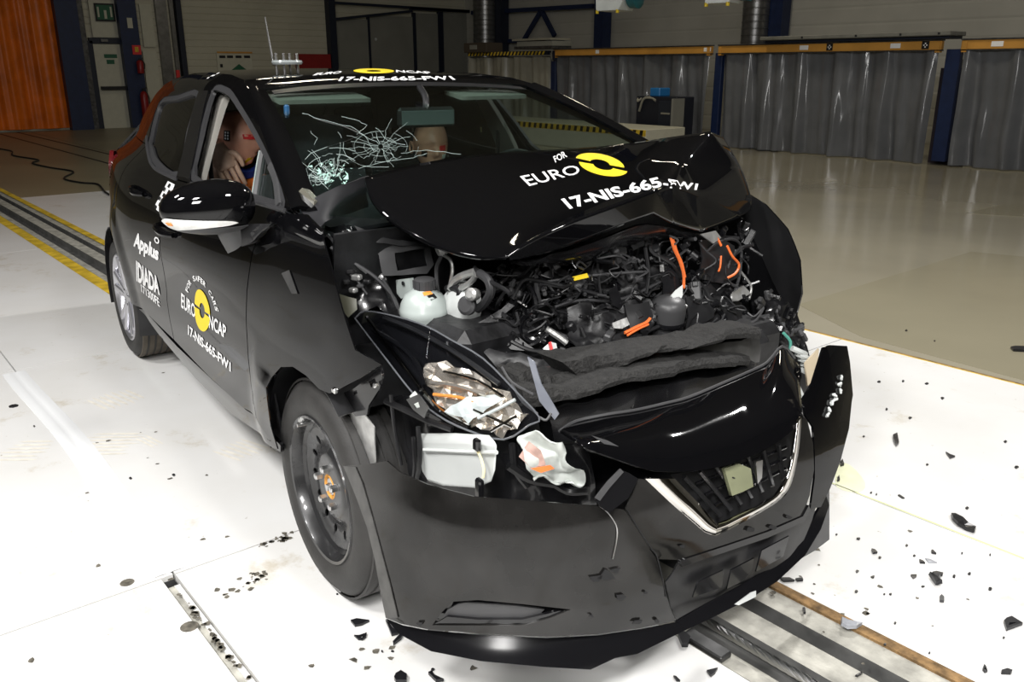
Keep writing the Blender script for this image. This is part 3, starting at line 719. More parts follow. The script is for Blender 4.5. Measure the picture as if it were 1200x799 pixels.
a = W(757, 152, y=9.2); b = W(560, 156, y=9.2)
e = empty('barrier_block', ((a[0]+b[0])/2, 9.7, 0)); tag(e, 'long white block with a hazard stripe, seen past the windscreen', 'barrier'); L = abs(a[0]-b[0])
ht = a[2]; MB().box((0, 0, ht/2), (L, 1.0, ht), bev=.01).build('block', M['door_cream'], e); MB().box((0, -.503, ht-.06), (L, .006, .10)).build('stripe_band', M['yellow_paint'], e)
x = -L/2+.02
while x < L/2-.1:
    MB().prism([(x, -.507, ht-.105), (x+.07, -.507, ht-.105), (x+.09, -.507, ht-.015), (x+.02, -.507, ht-.015)], (0, -.003, 0)).build('hazard_stripe', M['black_print'], e, smooth=False); x += .16
# floor cable far left
P = [G(x, y) for x, y in ((0, 175), (14, 178), (16, 183), (45, 188), (38, 192), (58, 197), (86, 202), (75, 210), (95, 215), (115, 217), (128, 229), (170, 240))]
o = MB().tube([(p[0], p[1], .012) for p in P], .012, 6, smooth=5).build('floor_cable', M['black_matt']); tag(o, 'thin black cable winding over the far beige floor', 'cable')
# ================================================================ THE CAR
car = empty('crashed_car', (0, 0, 0), PSI)
tag(car, 'black hatchback with a crushed front end standing over the floor rail', 'car')
_Z = [.12, .18, .24, .32, .45, .60, .74, .86, .94, 1.00, 1.04, 1.10, 1.20, 1.30, 1.36, 1.40, 1.43, 1.46]
_Y = [.790, .812, .832, .848, .862, .872, .872, .858, .836, .808, .785, .752, .700, .643, .600, .535, .42, .2]
def sm(a, b, x): t = min(1, max(0, (x-a)/(b-a))); return t*t*(3-2*t)
def hw(x, z):
    y = 0
    for dz, w in ((-.025, .25), (0, .5), (.025, .25)): y += w*float(np.interp(z+dz, _Z, _Y))
    # scooped flank between the shoulder and the sill line
    k = sm(-2.3, -1.4, x)*(1-sm(-.45, -.1, x)); y -= .016*k*math.exp(-((z-(.60+.10*(x+1.2)))/.11)**2)
    y += .008*k*math.exp(-((z-(.36+.02*x))/.05)**2)
    for wx in (0.0, -2.525):
        r = math.hypot(x-wx, z-.31); y += .020*(1-sm(.345, .50, r))*(1-sm(.72, .95, z))
    if .56 < z < 1.02:
        k2 = sm(-1.15, -.25, x)*.85; lin = .873+(.800-.873)*(z-.56)/.46; y += k2*min(0, lin-y)
    if x < -1.9: y *= 1-.135*((-1.9-x)/1.1)**2.0
    if x < -1.5 and z > .95: y -= .05*sm(.95, 1.12, z)*min(1.4, (-1.5-x)/.95)
    if x > .15: y *= 1-.10*((x-.15)/.6)**2
    return y
def side(x, z): return np.array([x, -hw(x, z), z])
def onside(px, py, off=0.0):
    d = tocar(_ray(px, py)); lo = None; t = .8
    while t < 8:
        P = CC+d*t; v = P[1]+hw(P[0], P[2])+off
        if v > 0 and P[2] > -1: lo = t; break
        t += .02
    a, b = t-.02, t
    for _ in range(30):
        m = (a+b)/2; P = CC+d*m
        if P[1]+hw(P[0], P[2])+off > 0: b = m
        else: a = m
    P = CC+d*b; return (float(P[0]), float(P[2]))
def S(*pix): return [onside(*p) for p in pix]

def mirror_y(o, name=None, parent=None):
    me = o.data.copy(); c = np.empty(len(me.vertices)*3); me.vertices.foreach_get('co', c); c[1::3] *= -1; me.vertices.foreach_set('co', c); me.flip_normals(); me.update()
    n = bpy.data.objects.new(name or o.name.split('.')[0], me); COL.objects.link(n); n.parent = parent or o.parent; return n

# --- outlines measured on the right flank (x, z)
gap_ff = S((303, 275), (295, 297), (289, 340), (288, 372), (290, 412), (294, 450), (300, 490))        # front door / wing
gap_fr = S((206, 212), (191, 238), (188, 259), (191, 310), (196, 352), (204, 398))                    # front door / rear door
belt = S((334, 248), (300, 238), (262, 227), (232, 218), (206, 211), (180, 196), (172, 170))
sillt = S((204, 402), (244, 440), (284, 477), (300, 492))
arch_r = []
for a in np.linspace(8, 172, 22): arch_r.append((-2.525+.345*math.cos(math.radians(a)), .31+.345*math.sin(math.radians(a))))
# front door
fd = [belt[0]]+belt[1:5]+gap_fr[1:]+sillt[1:3]+gap_ff[::-1]
FD = panel('front_door', fd, side, M['paint'], car, res=.026, thick=.012, inner=M['underside'])
# rear door
g = .006
gx = [(p[0]-g-.002, p[1]) for p in gap_fr]
lowr = (gx[-1][0], gx[-1][1])
rd = [(gx[0][0], gx[0][1])]+[gx[i] for i in range(1, len(gx))]+[(-2.02, lowr[1]-.005), (-2.10, .36)]+[p for p in arch_r if p[0] > -2.52 and p[0] < -2.17]+[(-2.36, .72), (-2.28, .85), (-2.18, 1.0)]+[belt[6], belt[5]]
RD = panel('rear_door', rd, side, M['paint'], car, res=.026, thick=.012, inner=M['underside'])
# rear quarter with wheel arch
q = [(-2.285, .855), (-2.365, .725)]+[p for p in arch_r if p[0] < -2.40]+[(-2.88, .30), (-3.02, .30), (-3.06, .5), (-3.07, .75), (-3.03, .93), (-2.95, 1.02), (-2.6, 1.09), (belt[6][0]-.012, belt[6][1]), (-2.19, 1.0)]
QP = panel('rear_quarter_panel', q, side, M['paint'], car, res=.026, thick=.010, inner=M['underside'])
# sill
sl = [(-.285, .32), (-2.12, .30), (-2.14, .20), (-1.0, .185), (-.30, .20)]
sl = S((324, 523), (300, 496))+[(p[0], p[1]-.008) for p in S((284, 479), (244, 443), (204, 405))]+[(-2.05, lowr[1]-.02), (-2.12, .34)]+S((184, 394), (224, 442), (265, 484), (324, 531))
SL = panel('sill', sl, lambda x, z: side(x, z)+np.array([0, .012, 0]), M['paint'], car, res=.03, thick=.012)
for o in (FD, RD, QP, SL): mirror_y(o)
# front wing, right (still hanging on) 
wing = S((303, 272), (313, 262), (337, 250), (360, 251), (378, 268), (388, 313), (400, 360), (416, 410), (447, 427), (420, 444), (392, 459), (386, 461), (374, 456), (358.6, 440), (343, 429.5), (329, 430), (318, 442.5), (312.4, 465), (317, 499), (325, 526))
gg = [(p[0]+.007, p[1]) for p in gap_ff]
WG = panel('front_wing', wing+gg[::-1][0:], side, M['paint'], car, res=.024, thick=.004, inner=M['underside'])
# left wing: buckled outwards in front
def lwing(x, z):
    b = sm(.05, .45, x); return np.array([x, hw(x, z)+.01*math.sin(x*17+z*9)*b-.09*b*b, z+.03*b*math.sin(z*8+1)])
wl = [(-.30, .26), (-.32, .6), (-.33, .85), (-.25, 1.03), (-.05, 1.02), (.10, .96), (.20, .88), (.27, .78), (.29, .68), (.25, .60)]+[(.345*math.cos(math.radians(a)), .31+.345*math.sin(math.radians(a))) for a in np.linspace(66, 172, 14)]
panel('front_wing', wl, lwing, M['paint'], car, res=.028, thick=.005, out=(0, 1, 0), inner=M['underside'])
# black clip at the wing tip
MB().box(side(.215, .672)+np.array([0, .0, 0]), (.018, .012, .014), bev=.003).build('wing_clip', M['steel'], car)

# --- greenhouse frame with window openings
win_f = S((222.7, 211), (232, 160), (246.5, 107.6), (255, 98.8), (264, 101), (272.8, 107.6), (290, 135), (308, 167.7), (325.4, 207.8), (333, 244), (300, 238), (262, 226))
win_r = S((186.4, 119), (208, 111), (232.7, 106.3), (220, 152), (206.5, 207.5), (180.5, 194.5), (173.5, 178), (172.8, 166))
outl = [(-.17, 1.045)]+S((369, 236), (350, 196), (328, 150), (307, 107))
outl = [(-.20, 1.05), (-.42, 1.13), (-.62, 1.21), (-.80, 1.28), (-.96, 1.34), (-1.12, 1.372), (-1.35, 1.388), (-1.7, 1.395), (-2.05, 1.383), (-2.32, 1.345), (-2.50, 1.288), (-2.65, 1.20), (-2.78, 1.11), (-2.89, 1.045)]
low = [(-2.95, 1.022), (-2.6, 1.092), (belt[6][0]-.012, belt[6][1]+.004)]+[(p[0], p[1]+.004) for p in belt[5:0:-1]]+[(belt[0][0], belt[0][1]+.004)]
GH = panel('window_frame', outl+low, side, M['paint'], car, holes=[smoothpoly(win_f, 3), smoothpoly(win_r, 3)], res=.022, thick=.03, inner=M['interior']); mirror_y(GH)
def ring(name, poly, w, m, off, thick=.012):
    P = smoothpoly(poly, 3); o = panel(name, P, lambda x, z: side(x, z)+np.array([0, off, 0]), m, car, holes=[inset(P, w)], res=.018, thick=thick); mirror_y(o); return inset(P, w)
wf = ring('window_seal', win_f, .021, M['rubber'], .004)
wr = ring('window_seal', win_r, .022, M['rubber'], .004)
o = panel('rear_door_glass', wr, lambda x, z: side(x, z)+np.array([0, .016, 0]), M['glass_dark'], car, res=.05, thick=.004); mirror_y(o)
# quarter light in front of the open window
ql = S((302.5, 178), (318, 203), (321, 240), (312, 252), (291, 250), (296, 215))
ql = S((302, 180), (317, 206), (325, 243), (291, 238), (296, 210))
panel('quarter_glass', ql, lambda x, z: side(x, z)+np.array([0, .022, 0]), M['glass'], car, res=.04, thick=.004)
P = [side(*onside(*p))+np.array([0, .018, 0]) for p in ((302, 176), (298.5, 195), (294.5, 220), (291, 240))]
MB().tube(P, .010, 6, smooth=3).build('window_divider', M['plastic_grey'], car)
P = [side(*onside(*p))+np.array([0, .012, 0]) for p in ((300, 177), (296.5, 195), (292.5, 220), (289, 240))]
MB().tube(P, .004, 6, smooth=3).build('divider_edge', mat('pale_glass_edge', (.16, .19, .18), .3), car)
P = [side(*onside(*p))+np.array([0, .016, 0]) for p in ((314, 196), (321, 215), (324, 243))]
MB().tube(P, .018, 6, smooth=3).build('quarter_trim', M['plastic_grey'], car)
# B-pillar gloss cover between the windows
bp = S((234, 106), (245, 106), (222, 209), (208, 206))
panel('b_pillar_cover', [bp[0], bp[1], S((233, 158))[0], bp[2], bp[3], S((221, 152))[0]], lambda x, z: side(x, z)-np.array([0, .003, 0]), M['plastic_gloss'], car, res=.04, thick=.004)
# belt moulding
for pts, nm in ((((334, 247), (300, 237), (262, 226), (224, 215)), 'belt_moulding'), (((206, 210), (180, 196), (173, 176), (172, 160)), 'belt_moulding')):
    P = [side(*onside(*p)) for p in pts]; MB().tube(P, .007, 6, smooth=4).build(nm, M['rubber'], car)

# --- roof
XR = [-.985, -1.08, -1.22, -1.45, -1.75, -2.05, -2.35, -2.60, -2.78, -2.90]
ZT = [1.356, 1.374, 1.390, 1.402, 1.410, 1.405, 1.383, 1.345, 1.300, 1.262]
ZE = [1.338, 1.362, 1.376, 1.389, 1.393, 1.384, 1.340, 1.245, 1.14, 1.06]
g = []
for i, x in enumerate(XR):
    ye = min(hw(x, ZE[i])-.002, .565 if i > 6 else 9)-(.03*(i-7) if i > 7 else 0)
    row = []
    for t in np.linspace(-1, 1, 15):
        s = abs(t); y = ye*t; yn = s
        z = ZT[i]-.012*yn**2-(ZT[i]-.012-ZE[i])*max(0, (yn-.72)/.28)**2.2
        xx = x-(.09*(1-yn**2) if i == 0 else .05*(1-yn**2) if i == 1 else 0)
        row.append((xx, y, z))
    g.append(row)
patch('roof_panel', g, M['paint'], car, 4, 2, thick=.008, out=(0, 0, 1), inner=M['interior_light'])
# --- windscreen with A-pillars
WSB = [(-.165, -.715, 1.035), (-.06, -.50, 1.015), (.005, -.25, 1.005), (.02, 0, 1.003), (.005, .25, 1.005), (-.06, .50, 1.015), (-.165, .715, 1.035)]
WST = [(-.975, -.558, 1.334), (-1.02, -.39, 1.348), (-1.055, -.2, 1.356), (-1.065, 0, 1.359), (-1.055, .2, 1.356), (-1.02, .39, 1.348), (-.975, .558, 1.334)]
WSB = np.array(WSB); WST = np.array(WST)
def wsp(u, v):      # u 0..1 right to left, v 0..1 bottom to top
    def row(R): 
        f = u*6; i = min(5, max(0, int(f))); t = f-i
        Q = [R[max(0, i-1)] if i > 0 else 2*R[0]-R[1], R[i], R[i+1], R[i+2] if i+2 < 7 else 2*R[6]-R[5]]
        return cr(*Q, t)
    a, b = row(WSB), row(WST); P = a*(1-v)+b*v
    bul = 4*v*(1-v); n = np.array([.42, 0, .9]); return P+n*(.022*bul)
g = [[wsp(u, v) for u in np.linspace(0, 1, 19)] for v in np.linspace(0, 1, 11)]
patch('windscreen', g, M['glass'], car, 1, 1, thick=.005, out=(.4, 0, .9))
def strip(name, u0, u1, v0, v1, m, off=.004, nu=2, nv=10, parent=None, thick=.003):
    g = [[wsp(u, v)+np.array([.4, 0, .9])*off for u in np.linspace(u0, u1, nu+1)] for v in np.linspace(v0, v1, nv+1)]
    return patch(name, g, m, parent or car, 1, 1, thick=thick, out=(.4, 0, .9))
strip('windscreen_header_band', .03, .97, .955, 1.0, M['plastic'], .001, nu=18, nv=2)
# dark a-pillar skin joining side frame and glass
for sg in (1, -1):
    g = []
    OE = cr_line([(-.20, 1.05), (-.42, 1.13), (-.62, 1.21), (-.80, 1.28), (-.985, 1.340)], 3)
    for i, (x, z) in enumerate(OE):
        v = i/(len(OE)-1); A = side(x, z); B = wsp(.005, v)+np.array([.4, 0, .9])*.006; mid = (A+B)/2+np.array([.008, -.012, .014])
        g.append([np.array([p[0], p[1]*sg, p[2]]) for p in (A, mid, B)])
    patch('a_pillar', g, M['paint'], car, 2, 3, thick=.012, out=(.4, -sg, .6))
# --- tailgate, rear screen, spoiler, tail lamps, rear bumper
RW = lambda y, v: np.array([-2.80-.28*v-.02*(1-(y/.6)**2), y, 1.25-.30*v])
g = [[RW(y, v) for y in np.linspace(-.48, .48, 9)] for v in (0, .33, .66, 1)]
patch('rear_screen', g, M['glass_dark'], car, 1, 1, thick=.004, out=(-1, 0, .3))
g = [[(-2.70, y, 1.312-.03*(y/.47)**2), (-2.85, y, 1.285-.03*(y/.47)**2), (-2.96, y*.97, 1.262-.03*(y/.47)**2), (-2.95, y*.97, 1.245-.03*(y/.47)**2), (-2.85, y, 1.25-.03*(y/.47)**2)] for y in np.linspace(-.46, .46, 9)]
patch('roof_spoiler', g, M['paint'], car, 2, 3, thick=0, out=None)
g = []
for y in np.linspace(-.70, .70, 11):
    k = (y/.70)**2; g.append([(-3.10+.05*k, y*.93, .95), (-3.15+.08*k, y, .85), (-3.16+.10*k, y, .70), (-3.13+.12*k, y, .58)])
patch('tailgate', g, M['paint'], car, 3, 4, thick=.01, out=(-1, 0, 0))
g = []
for y in np.linspace(-.80, .80, 13):
    k = abs(y/.80)**3; g.append([(-3.14+.22*k, y*.985, .60), (-3.20+.24*k, y, .50), (-3.19+.24*k, y, .36), (-3.12+.24*k, y*.97, .22)])
patch('rear_bumper', g, M['paint'], car, 3, 4, thick=.01, out=(-1, 0, 0))
for sg in (1, -1):
    g = [[(-2.93, -.735*sg, 1.0), (-3.02, -.69*sg, .995), (-3.10, -.58*sg, .97)], [(-2.90, -.755*sg, .93), (-3.03, -.72*sg, .92), (-3.13, -.58*sg, .90)], [(-2.96, -.75*sg, .86), (-3.05, -.715*sg, .85), (-3.15, -.58*sg, .83)]]
    patch('tail_lamp', g, M['red'], car, 3, 3, thick=.02, out=(-1, -sg, 0))
    g = [[(-2.52, -.565*sg, 1.275), (-2.64, -.53*sg, 1.28), (-2.76, -.47*sg, 1.275)], [(-2.70, -.60*sg, 1.16), (-2.82, -.56*sg, 1.16), (-2.92, -.48*sg, 1.14)], [(-2.90, -.68*sg, 1.03), (-3.0, -.62*sg, 1.01), (-3.10, -.5*sg, .96)], [(-2.95, -.71*sg, .98), (-3.05, -.63*sg, .96), (-3.12, -.5*sg, .93)]]
    patch('c_pillar', g, M['paint'], car, 3, 3, thick=.01, out=(-1, -sg, 0))
# --- dark inner body so that nothing is see-through
mb = MB(); mb.box((-1.35, 0, .30), (3.2, 1.50, .06)); mb.build('floor_pan', M['interior'], car)
for sg in (1, -1):
    g = [[(x, -sg*(hw(x, z)-.05), z) for x in np.linspace(-2.15, -.30, 12)] for z in (.28, .5, .75, .97)]
    patch('door_card', g, M['interior'], car, 1, 1, thick=.006, out=(0, sg, 0))
g = [[(-.20, y, .25), (-.18, y, .6), (-.12, y, .9), (-.10, y, .985)] for y in np.linspace(-.70, .70, 7)]
patch('bulkhead', g, M['crush'], car, 2, 2, thick=.01, out=(1, 0, 0))
g = [[(-2.4, y, .35), (-2.5, y, .75), (-2.55, y, .98), (-2.95, y, 1.0)] for y in np.linspace(-.68, .68, 7)]
patch('parcel_shelf', g, M['interior'], car, 2, 1, thick=.01)
for x in (0.0, -2.525):
    for sg in (1, -1):
        g = [[(x+r*math.cos(a), -sg*y, .31+r*math.sin(a)) for a in np.linspace(-.35, math.pi+.3, 18)] for y, r in ((.845, .352), (.80, .362), (.62, .365), (.50, .365))]
        if x == 0 and sg == 1: g = [[(x+r*math.cos(a), -sg*y, .31+r*math.sin(a)) for a in np.linspace(.95, math.pi+.02, 16)] for y, r in ((.848, .350), (.80, .362), (.62, .365), (.50, .365))]
        patch('wheel_arch_liner', g, M['plastic'], car, 1, 1, thick=.004)
        MB().lathe([(.36, 0), (.36, .02)], (x, -sg*.50, .31), (0, sg, 0), 24).build('inner_arch_wall', M['interior'], car)

# --- lettering on the flank
def flank(q, off=.002):
    B = bil([onside(*p) for p in q])
    def f(u, v):
        x, z = B(u, v); return side(x, z)-np.array([0, off, 0])
    return f
lettering('door_text', 'Applus', flank([(156.5, 293), (186, 310), (187.5, 290), (159, 271)]), M['white_print'], RD, .045)
lettering('door_text', 'IDIADA', flank([(160.5, 329), (188, 346), (186, 325), (160, 305)]), M['white_print'], RD, .04)
lettering('door_text', '171300FE', flank([(166.5, 342), (188, 360), (186.5, 349), (165.5, 332.5)]), M['white_print'], RD, .022)
def ringmesh(c, r0, r1, a0, a1, n=40):
    V = []; 
    for i in range(n+1):
        a = a0+(a1-a0)*i/n
        for r in (r0, r1): V.append((c[0]+r*math.cos(a), c[1]+r*math.sin(a)))
    return V, [(2*i, 2*i+1, 2*i+3, 2*i+2) for i in range(n)]
V, F = ringmesh((.5, .5), .3, .5, 0, 2*math.pi); fm_ = flank([(180, 283), (189.5, 288), (189.5, 280), (180, 276)])
mk('door_logo_ring', [fm_(.45+.5*(u-.5)*1.2, v) for u, v in V], F, M['white_print'], RD, smooth=False)
# euro ring on the front door
lettering('door_text', 'EURO', flank([(213, 360), (229.5, 373), (229.5, 357.5), (213, 342.5)]), M['white_print'], FD, .02)
lettering('door_text', 'NCAP', flank([(245.5, 384), (265.5, 397), (265.5, 381.5), (245.5, 367.5)]), M['white_print'], FD, .02)
lettering('door_text', '17-NIS-665-FW1', flank([(221, 392), (271, 436), (271, 424.5), (221, 380)]), M['white_print'], FD, .03)
fr_ = flank([(227.5, 380), (246, 393), (246, 348), (227.5, 334)], .0022)
V, F = ringmesh((.5, .52), .17, .5, math.radians(2), math.radians(178)); V2, F2 = ringmesh((.5, .48), .17, .5, math.radians(182), math.radians(358))
mk('yellow_ring', [fr_(u, v) for u, v in V], F, M['yellow_print'], FD, smooth=False); mk('yellow_ring', [fr_(u, v) for u, v in V2], F2, M['yellow_print'], FD, smooth=False)
# arc text FOR SAFER CARS
arc = 'FOR SAFER CARS'; fa = flank([(214, 374), (258, 400), (250, 334), (222, 312)], .002); n = len(arc)
for i, ch in enumerate(arc):
    if ch == ' ': continue
    a = math.radians(172-164*(i+.5)/n); r0, r1, w = .47, .58, .045
    V, F, _a = textmesh(ch, .02)
    P = []
    for u, v in V:
        r = r0+(r1-r0)*v; t = a-(u-.5)*2*w/((r0+r1)/2); P.append(fa(.5+r*math.cos(t)*.98, .47+r*math.sin(t)*.86))
    mk('door_text', P, F, M['white_print'], FD, smooth=False)
# roof lettering
def roofp(x, y):
    i = np.interp(-x, [-a for a in XR], range(len(XR))); z = float(np.interp(-x, [-a for a in XR], ZT)); ye = .57
    return np.array([x, y, z-.012*(y/ye)**2-.0*abs(y)+.004])
def roofq(q): 
    B = bil(q); return lambda u, v: roofp(*B(u, v))
# checker sticker at the rear of the roof edge
P = flank([(243, 92.5), (256, 87), (258.5, 84.6), (246, 89.5)], .003)
for i in range(4):
    for j in range(2):
        if (i+j) % 2 == 0: mk('checker_sticker', [P(i/4, j/2), P((i+1)/4, j/2), P((i+1)/4, (j+1)/2), P(i/4, (j+1)/2)], [(0, 1, 2, 3)], M['white_print'], car, smooth=False)
# antenna and its clear foot plate with four screws
rp = roofp(-1.46, -.285)
pl = MB().lathe([(.0, 0), (.058, 0), (.062, .008), (.058, .016), (0, .017)], rp+np.array([0, 0, .022]), n=24, cap=False).build('antenna_plate', mat('clear_acrylic', (.25, .27, .27), .15), car)
for dx, dy in ((-.0, -.045), (.02, -.02), (-.02, .02), (0, .043)): 
    MB().lathe([(.006, -.024), (.006, .045), (.0045, .047)], rp+np.array([dx, dy, .018]), n=10).lathe([(.010, .016), (.010, .022)], rp+np.array([dx, dy, .018]), n=6).build('screw', M['steel'], pl)
tip = at(310.5, 20, y=-.33); MB().tube([rp+np.array([-.02, -.05, .02]), tip], .004, 6, rad=[.005, .0025]).build('antenna_mast', M['steel'], car)

# --- door mirror
mc = np.array([-.385, -.945, 1.048]); V = []; Fm = []
nu, nv = 22, 14
for i in range(nv+1):
    b = math.pi*(i/nv-.5)
    for j in range(nu):
        a = 2*math.pi*j/nu
        def pw(c, e): return math.copysign(abs(c)**e, c)
        X = .078*pw(math.cos(b), .8)*pw(math.cos(a), .75); Yy = .125*pw(math.cos(b), .85)*pw(math.sin(a), .85); Zz = .078*pw(math.sin(b), .85)
        if X < -.035: X = -.035-(X+.035)*.1*0
        k = (Yy+.125)/.25         # 0 outer .. 1 inner
        Zz *= .80+.25*k; X *= .8+.3*k
        V.append(mc+np.array([X-.03*(1-k), Yy, Zz-.008*(1-k)]))
Fm = [(i*nu+j, i*nu+(j+1) % nu, (i+1)*nu+(j+1) % nu, (i+1)*nu+j) for i in range(nv) for j in range(nu)]
MIR = mk('door_mirror', V, Fm, M['paint'], car)
# lamp strip and lower shell on the mirror
def mirp(a, b, k=1.03):
    X = .078*math.cos(b)**.8*math.copysign(abs(math.cos(a))**.75, math.cos(a)); Yy = .125*math.cos(b)**.85*math.copysign(abs(math.sin(a))**.85, math.sin(a)); Zz = .078*math.copysign(abs(math.sin(b))**.85, math.sin(b))
    kk = (Yy+.125)/.25; Zz *= .80+.25*kk; X *= .8+.3*kk; return mc+np.array([X-.03*(1-kk), Yy, Zz-.008*(1-kk)])*1.0+np.array([X, Yy, Zz])*(k-1)
g = []
for t in np.linspace(0, 1, 12):
    a = -1.45+t*1.9; w = .50*(1-t)**.6*min(1, .5+t*4); g.append([mirp(a, -.42-.05*t+w*s) for s in (-.75, 0, .55)])
patch('indicator_lens', g, mat('clear_white_indicator', (.72, .72, .70), .15, var=.15, vscale=40), MIR, 2, 2, thick=.003)
g = [[mirp(-1.25+t*.22, -.42-.01+s) for s in (-.06, .08)] for t in (0, .5, 1)]
patch('indicator_bulb', [[p+np.array([.006, -.003, 0]) for p in r] for r in g], M['amber'], MIR, 1, 1, thick=.002)
g = []
for t in np.linspace(0, 1, 12):
    a = -1.7+t*2.9; g.append([mirp(a, b, 1.02) for b in (-1.35, -1.0, -.78, -.68)])
patch('mirror_lower_shell', g, M['plastic_grey'], MIR, 2, 2, thick=.003)
A = at(263, 268, y=-.905); B = at(276, 270, y=-.87)
g = [[at(253, 271, y=-.93), at(266, 266, y=-.90), at(280, 262, y=-.87)], [at(259, 283, y=-.90), at(271, 280, y=-.885), at(283, 276, y=-.86)], [at(267, 297, y=-.872), at(276, 293, y=-.868), at(284, 287, y=-.855)]]
patch('mirror_arm', g, M['plastic_grey'], MIR, 3, 3, thick=.03, out=(1, -1, 0))
g = [[at(280, 262, y=-.86), at(300, 262, y=-.84), at(318, 262, y=-.82)], [at(283, 278, y=-.862), at(300, 275, y=-.85), at(310, 270, y=-.83)], [at(283, 289, y=-.86), at(296, 283, y=-.855), at(303, 275, y=-.84)]]
patch('mirror_base', g, M['plastic'], MIR, 3, 3, thick=.02, out=(1, -1, 0))
# checker sticker behind the mirror (on the rear door shoulder)
P = flank([(181.5, 243), (192, 252), (206, 216), (198, 212)], .004)
bs = mk('checker_backing', [P(0, 0), P(1, 0), P(1, 1), P(0, 1)], [(0, 1, 2, 3)], M['white_print'], RD, smooth=False)
P = flank([(181.5, 243), (192, 252), (206, 216), (198, 212)], .006)
for i in range(3):
    for j in range(6):
        if (i+j) % 2 == 0: mk('checker_square', [P((i+.05)/3, (j+.05)/6), P((i+.8)/3, (j+.05)/6), P((i+.8)/3, (j+.8)/6), P((i+.05)/3, (j+.8)/6)], [(0, 1, 2, 3)], M['black_print'], RD, smooth=False)
# front and rear door handles
for c, dd, L in ((( 196, 271), FD, .20), ((164, 225), RD, .16)):
    x, z = onside(*c); P = [side(x-L/2, z+.012)-np.array([0, .004, 0]), side(x-L/4, z+.01)-np.array([0, .028, 0]), side(x+L/4, z+.004)-np.array([0, .03, 0]), side(x+L/2, z)-np.array([0, .004, 0])]
    MB().tube(P, .013, 8, smooth=4, rad=[.010, .014, .014, .010]).build('door_handle', M['paint'], dd)
# silver highlight of the crumpled wing, painted on as a small quad
P = [onside(*p) for p in ((331, 320), (340, 316), (350, 344), (343, 344))]
mk('wing_highlight', [side(*p)-np.array([0, .003, 0]) for p in P], [(0, 1, 2, 3)], M['steel_dark'], WG, smooth=False)

